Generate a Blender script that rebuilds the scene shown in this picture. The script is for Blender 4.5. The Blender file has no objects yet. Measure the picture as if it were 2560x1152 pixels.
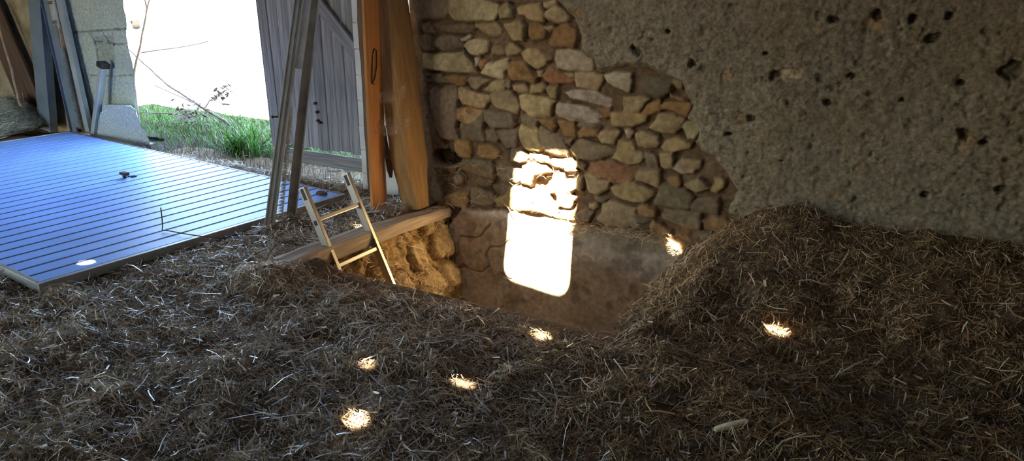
import bpy, bmesh, math, random
import numpy as np
from mathutils import Vector, Matrix
from mathutils.geometry import tessellate_polygon

C = bpy.context.scene.collection
RNG = np.random.default_rng(7)
random.seed(7)
PI = math.pi

# ------------------------------------------------------------------ helpers
def tag(o, label=None, cat=None, group=None, kind=None):
    if label: o['label'] = label
    if cat: o['category'] = cat
    if group: o['group'] = group
    if kind: o['kind'] = kind
    return o

def empty(name, loc, label, cat, group=None):
    o = bpy.data.objects.new(name, None); C.objects.link(o)
    o.empty_display_size = .1
    o.location = loc
    return tag(o, label, cat, group)

def link(name, me, mat, parent=None, smooth=False):
    o = bpy.data.objects.new(name, me); C.objects.link(o)
    if mat is not None: me.materials.append(mat)
    if smooth: me.shade_smooth()
    if parent is not None:
        o.parent = parent
        o.matrix_parent_inverse = Matrix.Translation(-Vector(parent.location))
    return o

class MB:
    """collects boxes, prisms, tubes; build() links them as ONE mesh object"""
    def __init__(s): s.v = []; s.f = []; s.fs = []
    def add(s, vs, fs, M=None, smooth=False):
        b = len(s.v)
        for p in vs:
            p = Vector(p)
            s.v.append(tuple(M @ p) if M is not None else tuple(p))
        for f in fs: s.f.append([b+i for i in f]); s.fs.append(smooth)
    def box(s, a, b, M=None):
        x0,y0,z0 = a; x1,y1,z1 = b
        s.add([(x0,y0,z0),(x1,y0,z0),(x1,y1,z0),(x0,y1,z0),(x0,y0,z1),(x1,y0,z1),(x1,y1,z1),(x0,y1,z1)],
              [(0,3,2,1),(4,5,6,7),(0,1,5,4),(1,2,6,5),(2,3,7,6),(3,0,4,7)], M)
    def prism(s, poly, z0, z1, M=None):
        """poly in local XY extruded along local Z"""
        n = len(poly)
        vs = [(x,y,z0) for x,y in poly]+[(x,y,z1) for x,y in poly]
        fs = [tuple(range(n-1,-1,-1)), tuple(range(n,2*n))]+[(i,(i+1)%n,n+(i+1)%n,n+i) for i in range(n)]
        s.add(vs, fs, M)
    def tube(s, path, r, n=8, cap=True):
        P = [Vector(p) for p in path]; m = len(P)
        rr = r if hasattr(r,'__len__') else [r]*m
        up = None; vs = []; fs = []
        for i in range(m):
            d = (P[min(i+1,m-1)]-P[max(i-1,0)]).normalized()
            if up is None:
                up = Vector((0,0,1)) if abs(d.z)<.9 else Vector((1,0,0))
            a = d.cross(up).normalized(); b = a.cross(d).normalized(); up = b
            for k in range(n):
                t = 2*PI*k/n
                vs.append(P[i]+(a*math.cos(t)+b*math.sin(t))*rr[i])
        for i in range(m-1):
            for k in range(n):
                fs.append((i*n+k, i*n+(k+1)%n, (i+1)*n+(k+1)%n, (i+1)*n+k))
        if cap:
            fs.append(tuple(range(n-1,-1,-1))); fs.append(tuple((m-1)*n+k for k in range(n)))
        s.add(vs, fs, None, True)
    def build(s, name, mat, parent=None, bevel=0, M=None):
        me = bpy.data.meshes.new(name)
        vs = s.v if M is None else [tuple(M @ Vector(p)) for p in s.v]
        me.from_pydata(vs, [], s.f); me.update()
        me.polygons.foreach_set('use_smooth', s.fs)
        o = link(name, me, mat, parent)
        if bevel:
            m = o.modifiers.new('edge', 'BEVEL'); m.width = bevel; m.segments = 2; m.limit_method = 'ANGLE'
            m.harden_normals = False
        return o

def frame(p0, p1, ref):
    """local Z runs from p0 to p1, local X lies towards ref"""
    p0 = Vector(p0); z = (Vector(p1)-p0).normalized()
    x = Vector(ref); x = (x - z*x.dot(z)).normalized(); y = z.cross(x)
    M = Matrix((x,y,z)).transposed().to_4x4(); M.translation = p0
    return M

# ---- value noise
def _h(ix, iy, seed):
    n = (ix.astype(np.int64)*374761393 + iy.astype(np.int64)*668265263 + seed*974634777) & 0x7fffffff
    n = ((n ^ (n >> 13))*1274126177) & 0x7fffffff
    n = n ^ (n >> 16)
    return (n & 0xffff)/65535.0
def vnoise(x, y, seed=0):
    x = np.asarray(x, float); y = np.asarray(y, float)
    ix = np.floor(x); iy = np.floor(y); fx = x-ix; fy = y-iy
    fx = fx*fx*(3-2*fx); fy = fy*fy*(3-2*fy)
    ix = ix.astype(np.int64); iy = iy.astype(np.int64)
    a = _h(ix,iy,seed); b = _h(ix+1,iy,seed); c = _h(ix,iy+1,seed); d = _h(ix+1,iy+1,seed)
    return (a*(1-fx)+b*fx)*(1-fy)+(c*(1-fx)+d*fx)*fy
def fbm(x, y, octs=4, seed=0, gain=.5):
    t = 0; a = 1; s = 0
    for k in range(octs):
        t = t + a*vnoise(x*2**k, y*2**k, seed+k*17); s += a; a *= gain
    return t/s*2-1          # -1..1
def sst(a, b, x):
    t = np.clip((x-a)/(b-a), 0, 1); return t*t*(3-2*t)

# ---- mesh from arrays with a colour attribute
def array_mesh(name, V, faces4, col=None, tris=None):
    me = bpy.data.meshes.new(name)
    nq = len(faces4)
    me.vertices.add(len(V)); me.vertices.foreach_set('co', np.ascontiguousarray(V, dtype=np.float32).ravel())
    me.loops.add(nq*4); me.polygons.add(nq)
    me.polygons.foreach_set('loop_start', np.arange(0, nq*4, 4, dtype=np.int32))
    me.loops.foreach_set('vertex_index', np.ascontiguousarray(faces4, dtype=np.int32).ravel())
    me.update(calc_edges=True); me.validate()
    if col is not None:
        a = me.color_attributes.new('Col', 'FLOAT_COLOR', 'POINT')
        cc = np.ones((len(V),4), dtype=np.float32); cc[:,:3] = col
        a.data.foreach_set('color', cc.ravel())
    return me

def grid_faces(nu, nv):
    i = np.arange(nu-1)[:,None]; j = np.arange(nv-1)[None,:]
    a = (i*nv+j); return np.stack([a, a+nv, a+nv+1, a+1], -1).reshape(-1,4)

# ------------------------------------------------------------------ materials
def mat(name, base, rough=.7, metal=0, noise=None, bump=0, bscale=40, stretch=(1,1,1), attr=False, spec=.5, nstr=.5, detail=8, objrand=0):
    """procedural principled: base colour (or vertex colour) broken up by noise, with bump"""
    m = bpy.data.materials.new(name); m.use_nodes = True
    nt = m.node_tree; N = nt.nodes; L = nt.links
    b = N['Principled BSDF']; b.inputs['Roughness'].default_value = rough; b.inputs['Metallic'].default_value = metal
    b.inputs['Specular IOR Level'].default_value = spec
    tc = N.new('ShaderNodeTexCoord'); mp = N.new('ShaderNodeMapping'); mp.inputs['Scale'].default_value = stretch
    L.new(tc.outputs['Object'], mp.inputs['Vector'])
    if attr:
        src = N.new('ShaderNodeVertexColor'); src.layer_name = 'Col'; out = src.outputs['Color']
    else:
        src = N.new('ShaderNodeRGB'); src.outputs[0].default_value = (*base,1); out = src.outputs[0]
    if noise:
        sc, lo, hi = noise
        tx = N.new('ShaderNodeTexNoise'); tx.inputs['Scale'].default_value = sc; tx.inputs['Detail'].default_value = detail
        L.new(mp.outputs[0], tx.inputs['Vector'])
        rp = N.new('ShaderNodeMapRange'); rp.inputs['From Min'].default_value = .3; rp.inputs['From Max'].default_value = .7
        rp.inputs['To Min'].default_value = lo; rp.inputs['To Max'].default_value = hi
        L.new(tx.outputs['Fac'], rp.inputs['Value'])
        mx = N.new('ShaderNodeVectorMath'); mx.operation = 'SCALE'
        L.new(out, mx.inputs[0]); L.new(rp.outputs[0], mx.inputs['Scale']); out = mx.outputs[0]
    if objrand:
        oi = N.new('ShaderNodeObjectInfo'); ro = N.new('ShaderNodeMapRange'); ro.inputs['To Min'].default_value = 1-objrand; ro.inputs['To Max'].default_value = 1+objrand
        L.new(oi.outputs['Random'], ro.inputs['Value']); ms = N.new('ShaderNodeVectorMath'); ms.operation = 'SCALE'
        L.new(out, ms.inputs[0]); L.new(ro.outputs[0], ms.inputs['Scale']); out = ms.outputs[0]
    L.new(out, b.inputs['Base Color'])
    if bump:
        tb = N.new('ShaderNodeTexNoise'); tb.inputs['Scale'].default_value = bscale; tb.inputs['Detail'].default_value = 6
        L.new(mp.outputs[0], tb.inputs['Vector'])
        bp = N.new('ShaderNodeBump'); bp.inputs['Strength'].default_value = nstr; bp.inputs['Distance'].default_value = bump
        L.new(tb.outputs['Fac'], bp.inputs['Height']); L.new(bp.outputs[0], b.inputs['Normal'])
    return m

M = {}
M['stone'] = mat('stone', (0,0,0), .85, attr=True, noise=(28,.72,1.2), bump=.006, bscale=70, spec=.25)
M['plaster'] = mat('plaster', (0,0,0), .95, attr=True, noise=(60,.7,1.25), bump=.006, bscale=90, spec=.15)
M['straw'] = mat('straw', (0,0,0), .38, attr=True, spec=.75)
M['chaff'] = mat('chaff', (0,0,0), .95, attr=True, spec=.08, bump=.01, bscale=120)
M['hay'] = mat('hay', (0,0,0), .5, attr=True, spec=.4)
M['grass'] = mat('grass', (0,0,0), .5, attr=True, spec=.4)
M['earth'] = mat('earth', (.14,.10,.065), .95, noise=(9,.6,1.3), bump=.02, bscale=30, spec=.1)
M['yard'] = mat('yard', (.42,.40,.36), .95, noise=(1.5,.85,1.15), spec=.1)
M['boards'] = mat('floor_boards', (.24,.15,.08), .8, noise=(3,.6,1.3), bump=.004, bscale=14, stretch=(1,9,9), spec=.2)
M['old_wood'] = mat('weathered_wood', (.255,.25,.255), .85, noise=(2.2,.55,1.3), bump=.003, bscale=5, stretch=(26,26,1.2), spec=.2, objrand=.22)
M['brown_wood'] = mat('brown_wood', (.37,.215,.085), .8, noise=(3,.78,1.18), bump=.006, bscale=8, stretch=(14,14,1.6), spec=.2)
M['board_wood'] = mat('board_wood', (.52,.23,.075), .7, noise=(2,.75,1.15), bump=.003, bscale=4, stretch=(26,26,1), spec=.25)
M['dark_wood'] = mat('dark_wood', (.13,.085,.06), .85, noise=(2,.6,1.3), bump=.003, bscale=5, stretch=(20,20,1.2), spec=.2)
M['beam_wood'] = mat('beam_wood', (.42,.32,.22), .8, noise=(2,.6,1.25), bump=.004, bscale=4, stretch=(20,20,1.2), spec=.2)
M['bark'] = mat('bark', (.13,.075,.04), .9, noise=(30,.5,1.4), bump=.004, bscale=60, spec=.2)
M['galv'] = mat('galvanised_steel', (.44,.44,.40), .55, .3, noise=(7,.7,1.2), bump=.0008, bscale=60, spec=.5)
M['galv_brown'] = mat('soiled_steel', (.20,.17,.13), .55, .4, noise=(9,.6,1.3), bump=.001, bscale=60)
M['blue_steel'] = mat('painted_steel', (.19,.25,.31), .5, .3, noise=(4,.75,1.15), bump=.0005, bscale=60)
M['grey_steel'] = mat('dull_steel', (.36,.42,.44), .5, .35, noise=(4,.75,1.15))
M['spring'] = mat('spring_steel', (.42,.38,.30), .45, .6, noise=(40,.7,1.2))
M['rust'] = mat('rusty_iron', (.07,.035,.02), .85, .2, noise=(40,.6,1.3))
M['black'] = mat('black_plastic', (.012,.012,.015), .5)
M['alu'] = mat('brushed_aluminium', (.52,.49,.43), .36, .9, noise=(3,.85,1.1), stretch=(30,30,1))
M['panel'] = mat('panel_paint', (.29,.48,.93), .46, .0, noise=(2.5,.88,1.1), bump=.0006, bscale=30, spec=.25)
M['trim'] = mat('panel_trim', (.42,.41,.37), .5, .4, noise=(5,.8,1.15))
M['trim_red'] = mat('panel_trim_red', (.20,.11,.11), .55, .3, noise=(5,.8,1.15))
M['block'] = mat('aerated_block', (.58,.58,.55), .9, noise=(6,.85,1.1), bump=.002, bscale=90, spec=.2)
M['render'] = mat('rough_render', (0,0,0), .95, attr=True, noise=(40,.75,1.2), bump=.008, bscale=70, spec=.15)
M['concrete'] = mat('broken_concrete', (.44,.53,.55), .95, noise=(50,.7,1.2), bump=.008, bscale=80, spec=.15)
M['web'] = None
M['cob'] = mat('dry_cob', (.88,.75,.46), .7, noise=(60,.7,1.2), bump=.003, bscale=120)
M['twine'] = mat('blue_twine', (.30,.44,.55), .6, noise=(80,.7,1.2))
M['strap'] = mat('pale_strap', (.55,.60,.64), .45)
M['twig'] = mat('twig', (.17,.13,.10), .8, noise=(20,.6,1.3))
M['leaf'] = mat('dead_leaf', (.10,.08,.05), .7, noise=(30,.6,1.4))
M['car_paint'] = mat('car_paint', (.75,.75,.75), .25, .0, spec=.6)
M['car_trim'] = mat('car_trim', (.08,.10,.13), .5)
M['glass'] = mat('car_glass', (.03,.04,.05), .08, spec=.8)
M['tyre'] = mat('tyre', (.035,.030,.024), .85, noise=(30,.8,1.2))
M['tail_red'] = mat('tail_light', (.75,.03,.04), .2)
M['roof'] = mat('roof_sheet', (.16,.13,.10), .9, noise=(3,.7,1.2))
M['wallcoarse'] = mat('dim_masonry', (.26,.23,.18), .95, noise=(5,.7,1.2), bump=.02, bscale=12, spec=.1)
def web_mat():
    m = bpy.data.materials.new('cobweb'); m.use_nodes = True; nt = m.node_tree; N = nt.nodes; L = nt.links
    N.remove(N['Principled BSDF']); out = N['Material Output']
    d = N.new('ShaderNodeBsdfDiffuse'); d.inputs[0].default_value = (.85,.68,.45,1)
    tl = N.new('ShaderNodeBsdfTranslucent'); tl.inputs[0].default_value = (.85,.68,.45,1); ad = N.new('ShaderNodeMixShader'); L.new(d.outputs[0], ad.inputs[1]); L.new(tl.outputs[0], ad.inputs[2])
    t = N.new('ShaderNodeBsdfTransparent'); mx = N.new('ShaderNodeMixShader')
    tc = N.new('ShaderNodeTexCoord'); n = N.new('ShaderNodeTexNoise'); n.inputs['Scale'].default_value = 45; n.inputs['Detail'].default_value = 5
    r = N.new('ShaderNodeMapRange'); r.inputs['From Min'].default_value = .3; r.inputs['From Max'].default_value = .8
    r.inputs['To Min'].default_value = .0; r.inputs['To Max'].default_value = .5
    L.new(tc.outputs['Object'], n.inputs['Vector']); L.new(n.outputs['Fac'], r.inputs['Value'])
    L.new(r.outputs[0], mx.inputs[0]); L.new(t.outputs[0], mx.inputs[1]); L.new(ad.outputs[0], mx.inputs[2]); L.new(mx.outputs[0], out.inputs[0])
    return m
M['web'] = web_mat()

# outlines of the exposed stones on the wall face: colour key, then X,Z in millimetres
STONES = '''
d -3304,1477 -2988,1481 -2984,1396 -3020,1333 -3270,1322 -3295,1390
g -2971,1476 -2715,1453 -2602,1429 -2615,1362 -2634,1327 -2939,1319 -2978,1369
g -2528,1445 -2491,1400 -2488,1354 -2578,1338 -2599,1377 -2583,1414
d -2620,1485 -2383,1488 -2418,1437 -2509,1451 -2614,1444
b -2459,1406 -2426,1427 -2289,1442 -2271,1385 -2267,1327 -2359,1335 -2407,1364 -2446,1366
b -2269,1444 -2185,1465 -2179,1441 -2248,1413 -2265,1420
b -2259,1385 -2190,1436 -2121,1403 -2092,1364 -2097,1334 -2165,1322 -2235,1340 -2259,1360
o -2054,1414 -1999,1437 -1968,1420 -1975,1381 -2013,1349 -2053,1370
o -2377,1316 -2317,1326 -2252,1290 -2254,1228 -2349,1209 -2379,1244
b -2258,1299 -2194,1311 -2193,1286 -2222,1268 -2246,1285
o -2188,1297 -2091,1324 -2050,1291 -2032,1242 -2053,1186 -2209,1182 -2232,1194
k -3239,1303 -3211,1298 -3203,1243 -3225,1231 -3245,1253
d -3197,1288 -3138,1298 -3105,1246 -3092,1230 -3189,1230 -3206,1260
d -3076,1286 -2967,1294 -2962,1237 -3029,1252
d -2960,1294 -2847,1300 -2782,1273 -2789,1243 -2928,1233 -2955,1240
b -2778,1305 -2615,1315 -2578,1279 -2584,1242 -2629,1222 -2699,1238 -2775,1281
b -2556,1306 -2430,1328 -2399,1295 -2411,1212 -2479,1204 -2522,1250
d -3240,1208 -3141,1223 -3130,1151 -3124,1118 -3195,1109 -3232,1147
d -3112,1169 -3065,1204 -2969,1221 -2922,1203 -2890,1150 -2945,1123 -3041,1119 -3102,1141
w -2896,1199 -2822,1229 -2809,1213 -2850,1187 -2890,1183
g -2864,1154 -2823,1191 -2751,1213 -2680,1197 -2664,1160 -2674,1127 -2733,1114 -2739,1097 -2812,1110
d -2642,1161 -2597,1184 -2541,1165 -2547,1117 -2598,1107 -2642,1113
b -2538,1165 -2509,1195 -2460,1169 -2417,1147 -2448,1127 -2528,1102 -2541,1133
g -3213,1091 -3125,1090 -2871,1115 -2813,1033 -2778,986 -2922,977 -3073,985 -3200,992
w -2782,1084 -2740,1086 -2747,1059 -2767,1022
r -2753,1042 -2733,1070 -2681,1068 -2701,1034 -2741,1015
g -2738,988 -2682,1051 -2522,1097 -2528,1059 -2567,957 -2657,965
d -2871,1129 -2767,1025 -2754,981 -2787,1024
b -2436,1122 -2382,1167 -2315,1159 -2255,1131 -2242,1074 -2296,1043 -2338,1046 -2406,1092
d -2255,1136 -2202,1159 -2195,1098 -2237,1085
w -2191,1154 -2087,1169 -1990,1156 -1933,1121 -1924,1051 -2077,1037 -2159,1056 -2184,1103
o -2530,1049 -2467,1079 -2405,1079 -2350,1027 -2307,987 -2325,943 -2386,955 -2479,955 -2523,984
b -2314,1023 -2271,1026 -2283,988 -2301,993
r -2277,994 -2212,1055 -2159,1043 -2123,1009 -2053,987 -2058,961 -2122,957 -2204,951 -2253,969
b -2124,1024 -2054,1023 -2050,997 -2088,995
b -2040,1024 -1963,1039 -1862,1029 -1855,994 -1886,934 -2029,942 -2041,983
w -1846,1025 -1770,1055 -1668,1046 -1665,982 -1673,931 -1738,947 -1816,977
k -3195,955 -3152,958 -3147,907 -3183,898
d -3134,948 -3046,958 -3027,926 -2979,900 -3048,896 -3118,908
o -3026,943 -2922,960 -2855,942 -2863,897 -2924,887 -2972,901
b -2849,928 -2815,956 -2748,954 -2673,940 -2723,906 -2770,869 -2809,889
b -2707,879 -2651,927 -2605,952 -2554,945 -2541,907 -2561,881 -2684,867
d -2541,951 -2503,953 -2503,910 -2529,886
b -2492,921 -2398,933 -2370,903 -2370,878 -2442,876 -2479,895
b -2355,931 -2264,953 -2240,917 -2257,892 -2358,879
b -2231,928 -2157,939 -2161,864 -2209,863 -2233,891
d -3180,887 -2952,891 -2926,813 -2930,686 -2946,603 -2913,523 -2991,510 -3076,513 -3124,586 -3148,691
b -2921,870 -2884,884 -2757,848 -2674,845 -2671,798 -2712,750 -2819,758 -2893,764 -2913,802
b -2664,860 -2503,883 -2446,794 -2459,738 -2529,748 -2626,768 -2658,794
o -2936,726 -2825,758 -2738,742 -2772,699 -2821,649 -2869,639 -2931,657
b -2887,736 -2725,732 -2766,666 -2828,637 -2896,642
d -2709,733 -2594,737 -2497,729 -2459,671 -2491,645 -2653,624 -2699,666
d -2904,630 -2821,632 -2725,715 -2713,659 -2727,600 -2701,528 -2796,518 -2906,530
d -2700,603 -2627,621 -2595,556 -2608,531 -2694,528
d -2607,606 -2503,622 -2452,638 -2458,519 -2543,492 -2582,557
o -2956,501 -2920,523 -2830,508 -2818,451 -2826,399 -2931,393 -2950,442
o -2755,504 -2641,505 -2595,464 -2622,414 -2764,409
d -3087,409 -2965,429 -2938,390 -2955,291 -3084,287
b -2442,854 -2386,869 -2239,859 -2167,843 -2196,814 -2207,737 -2286,730 -2360,735 -2429,773
w -2109,900 -2034,926 -1897,925 -1773,873 -1798,827 -1900,842 -1991,856 -2073,866
w -2166,816 -2149,833 -2072,834 -1956,817 -1869,777 -1851,737 -1895,728 -2057,729 -2141,743 -2162,774
r -1870,808 -1793,830 -1791,774 -1829,760
d -2429,729 -2372,739 -2298,713 -2309,668 -2416,664
o -2298,713 -2188,725 -2163,676 -2186,636 -2236,664 -2285,692
o -2158,715 -2034,726 -2020,668 -2025,614 -2102,622 -2133,668
d -2010,723 -1895,722 -1860,699 -1952,696 -2009,691
o -2009,664 -1963,695 -1871,682 -1875,640 -2007,626
b -1859,678 -1754,699 -1726,686 -1761,604 -1845,605 -1869,635
b -1786,800 -1656,816 -1549,810 -1562,763 -1651,724 -1766,716 -1790,753
b -2444,627 -2428,660 -2316,662 -2290,565 -2264,534 -2289,503 -2389,503 -2434,561
d -2290,631 -2272,666 -2198,629 -2113,605 -2070,533 -2087,492 -2171,488 -2245,508 -2277,571
d -2102,606 -2042,607 -2059,561 -2089,580
d -2058,539 -1990,620 -1920,603 -1765,577 -1769,539 -1886,482 -2009,490
b -1739,627 -1646,631 -1609,552 -1613,520 -1649,489 -1722,496 -1762,518 -1742,568
d -2498,497 -2415,495 -2370,454 -2376,425 -2434,407 -2498,417
b -2361,478 -2288,481 -2226,465 -2232,428 -2351,434
b -2238,430 -2183,459 -2110,462 -2109,406 -2182,408
b -2107,468 -2050,477 -2014,451 -2007,402 -2096,391
d -2015,478 -1943,454 -1954,414 -2002,430
k -1612,1026 -1509,1037 -1419,1023 -1416,955 -1490,911 -1538,927 -1597,952
b -1417,1038 -1346,1028 -1352,974 -1383,977 -1415,1009
o -1422,965 -1400,942 -1339,927 -1312,909 -1419,916
o -1467,868 -1453,894 -1297,901 -1286,882 -1315,816 -1404,843 -1460,848
b -1712,904 -1606,917 -1547,901 -1566,875 -1600,822 -1708,813
o -1555,866 -1480,906 -1470,838 -1531,812 -1590,818
b -1536,726 -1479,822 -1382,820 -1319,801 -1336,750 -1384,705 -1451,709
g -1331,755 -1309,792 -1224,795 -1206,757 -1251,688 -1291,689
w -1697,700 -1665,714 -1631,701 -1656,652 -1683,655
b -1625,681 -1583,711 -1476,686 -1467,636 -1514,615 -1599,614
b -1461,621 -1423,671 -1362,690 -1310,672 -1301,628 -1376,602 -1439,598
o -1310,672 -1264,662 -1281,630 -1301,628
d -2940,357 -2862,387 -2670,394 -2644,350 -2645,273 -2740,273 -2843,290 -2913,306
d -2624,341 -2584,387 -2479,359 -2408,367 -2420,279 -2472,260 -2571,265 -2611,301
d -2782,255 -2740,273 -2645,261 -2659,217 -2714,198 -2782,219
d -2645,219 -2564,248 -2498,245 -2538,192 -2585,155 -2645,195
d -2825,171 -2797,187 -2673,173 -2626,125 -2653,67 -2743,60 -2827,66
o -3071,74 -2953,128 -2854,142 -2856,43 -2885,14 -2956,22 -3051,14
b -2558,159 -2518,207 -2466,243 -2433,177 -2472,64 -2552,88 -2612,73 -2632,125
b -2414,390 -2344,427 -2250,409 -2206,369 -2312,333 -2343,260 -2414,268
b -2465,237 -2381,243 -2203,209 -2188,71 -2335,90 -2452,73
d -2972,237 -2921,286 -2879,249 -2895,198 -2952,178
d -2995,-73 -2858,-64 -2801,-74 -2831,-155 -2961,-163
d -3130,-126 -3047,-87 -2997,-124 -3050,-172 -3110,-175
d -3023,-252 -2832,-180 -2775,-202 -2819,-274 -2994,-279
r -1943,430 -1915,466 -1841,491 -1682,477 -1620,458 -1639,397 -1676,365 -1761,357 -1790,377 -1853,380 -1930,404
b -1765,516 -1719,558 -1578,574 -1560,545 -1574,517 -1638,488 -1716,497
d -1551,572 -1519,580 -1485,553 -1470,482 -1518,481 -1542,515
b -1607,422 -1582,463 -1459,475 -1447,411 -1452,363 -1540,388 -1600,397
b -1956,384 -1924,399 -1835,366 -1778,368 -1781,313 -1843,271 -1914,272 -1939,325
b -2005,361 -1964,366 -1962,294 -1973,270 -2003,283
b -1776,319 -1732,344 -1655,379 -1610,374 -1477,338 -1486,310 -1543,259 -1626,252 -1740,269
d -1889,242 -1854,258 -1784,246 -1801,221 -1864,212
b -1923,192 -1858,207 -1851,174 -1886,152 -1922,164
d -2016,98 -1945,155 -1885,135 -1918,67 -1990,62
b -1823,196 -1772,231 -1703,224 -1601,206 -1609,150 -1573,95 -1662,75 -1771,62 -1842,85 -1860,111 -1826,139
o -1591,224 -1548,250 -1487,229 -1457,185 -1489,169 -1572,183
d -1599,163 -1544,177 -1488,158 -1540,111 -1585,115
o -1496,113 -1471,150 -1355,108 -1350,38 -1425,25 -1482,54
d -1553,575 -1515,574 -1481,536 -1467,475 -1526,478 -1544,513
b -1468,579 -1380,594 -1367,549 -1378,496 -1415,487 -1453,503
b -1340,542 -1322,570 -1210,567 -1211,512 -1260,500 -1287,518
g -1378,496 -1335,548 -1240,503 -1244,482 -1320,472
o -1410,424 -1380,449 -1339,449 -1319,394 -1350,385 -1398,400
b -1299,402 -1256,444 -1207,464 -1163,426 -1136,404 -1220,372
b -1132,404 -1115,442 -1117,467 -1088,476 -1053,466 -1059,424 -1095,381 -1130,389
d -1476,277 -1462,317 -1434,387 -1355,384 -1281,373 -1232,338 -1257,261 -1356,252 -1442,250 -1469,262
d -1248,278 -1206,327 -1157,354 -1092,348 -1074,315 -1079,252 -1149,251 -1236,254
o -1572,241 -1518,252 -1466,214 -1459,182 -1513,168 -1569,182
d -1427,192 -1408,233 -1314,247 -1189,240 -1180,188 -1186,137 -1264,143 -1350,156 -1409,168
o -1164,191 -1107,237 -1047,236 -980,205 -981,158 -1059,147 -1151,150
d -1179,114 -1109,136 -1086,103 -1165,73
d -1073,126 -990,151 -962,113 -1065,90
b -1594,627 -1467,646 -1486,618 -1592,602
b -2217,294 -2095,332 -2021,291 -2062,229 -2197,222
b -2323,192 -2215,196 -2202,134 -2309,124
b -2119,329 -2017,337 -2009,282 -2099,264
b -2154,239 -2069,257 -2019,212 -2041,140 -2140,149
b -2189,112 -2078,135 -2016,121 -2027,56 -2175,62
b -2181,344 -2126,345 -2130,271 -2185,258
'''

# ------------------------------------------------------------------ camera, light
# world axes: X along the stone wall, Y towards it, Z up; metres
TH = math.radians(18.5); AZ = math.radians(29.7)
cam = bpy.data.cameras.new('camera'); co = bpy.data.objects.new('camera', cam); C.objects.link(co)
co.location = (0,0,1.6); co.rotation_euler = (PI/2-TH, 0, AZ)
cam.sensor_width = 36; cam.lens = 36*1900/2560; cam.clip_start = .05; cam.clip_end = 300
bpy.context.scene.camera = co
SUN = Vector((-.125, 1, -1.72))        # direction the sunlight travels
sl = bpy.data.lights.new('sun', 'SUN'); so = bpy.data.objects.new('sun', sl); C.objects.link(so)
so.location = (0,-10,20); so.rotation_euler = SUN.to_track_quat('-Z','Y').to_euler()
sl.energy = 27.0; sl.angle = math.radians(.6); sl.color = (1,.90,.74)
w = bpy.data.worlds.new('sky'); bpy.context.scene.world = w; w.use_nodes = True
nt = w.node_tree; bg = nt.nodes['Background']; sk = nt.nodes.new('ShaderNodeTexSky')
sk.sky_type = 'NISHITA'; sk.sun_disc = False; sk.sun_elevation = math.radians(59.6); sk.sun_rotation = math.radians(173)
nt.links.new(sk.outputs[0], bg.inputs[0]); bg.inputs[1].default_value = .56
vs = bpy.context.scene.view_settings
bpy.context.scene.display_settings.display_device = 'sRGB'
vs.view_transform = 'Standard'; vs.look = 'None'; vs.gamma = 1; vs.use_curve_mapping = False; vs.exposure = 2.82
# portal in the doorway helps the sampler find the sky
pl = bpy.data.lights.new('doorway_portal', 'AREA'); po = bpy.data.objects.new('doorway_portal', pl); C.objects.link(po)
pl.shape = 'RECTANGLE'; pl.size = 3.4; pl.size_y = 2.4; pl.cycles.is_portal = True
po.location = (-5.4, 4.95, 1.15); po.rotation_euler = (-PI/2, 0, 0)   # faces into the barn

# ------------------------------------------------------------------ stone wall
PX0, PX1 = -3.0, -1.25          # pit, in X
PY0, PY1 = 3.03, 4.4            # pit, in Y
WALLY = 4.38
PLX = [(-2228,1601),(-2190,1461),(-2060,1358),(-2035,1228),(-2041,1168),(-1937,1113),(-1894,1038),(-1788,1037),(-1687,1067),(-1510,1042),(-1386,1003),(-1308,916),(-1281,883),(-1318,798),(-1261,768),(-1266,684),(-1225,617),(-1139,579),(-1048,482),(-994,404),(-1039,251),(-942,216),(-887,126),(-880,-100),(-860,-1400),(1200,-1400),(1200,2100),(-2228,2100)]
LOW = [(-3400,-420),(-3205,-318),(-3018,-129),(-2909,10),(-2706,25),(-2478,74),(-2018,32),(-1678,59),(-1356,33),(-1247,-54),(-1100,-60),(-900,-80),(1200,-80)]

def poly_sd(px, py, poly):
    """signed distance to a polygon, positive inside"""
    d = np.full(px.shape, 1e9); ins = np.zeros(px.shape, bool)
    n = len(poly)
    for i in range(n):
        x0,y0 = poly[i]; x1,y1 = poly[(i+1)%n]
        ex,ey = x1-x0, y1-y0; L2 = ex*ex+ey*ey+1e-12
        t = np.clip(((px-x0)*ex+(py-y0)*ey)/L2, 0, 1)
        d = np.minimum(d, np.hypot(px-x0-t*ex, py-y0-t*ey))
        c = ((y0>py) != (y1>py)); 
        with np.errstate(divide='ignore', invalid='ignore'):
            xi = x0+(py-y0)*ex/np.where(abs(ey)<1e-12,1e-12,ey)
        ins ^= c & (px<xi)
    return np.where(ins, d, -d)

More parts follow.
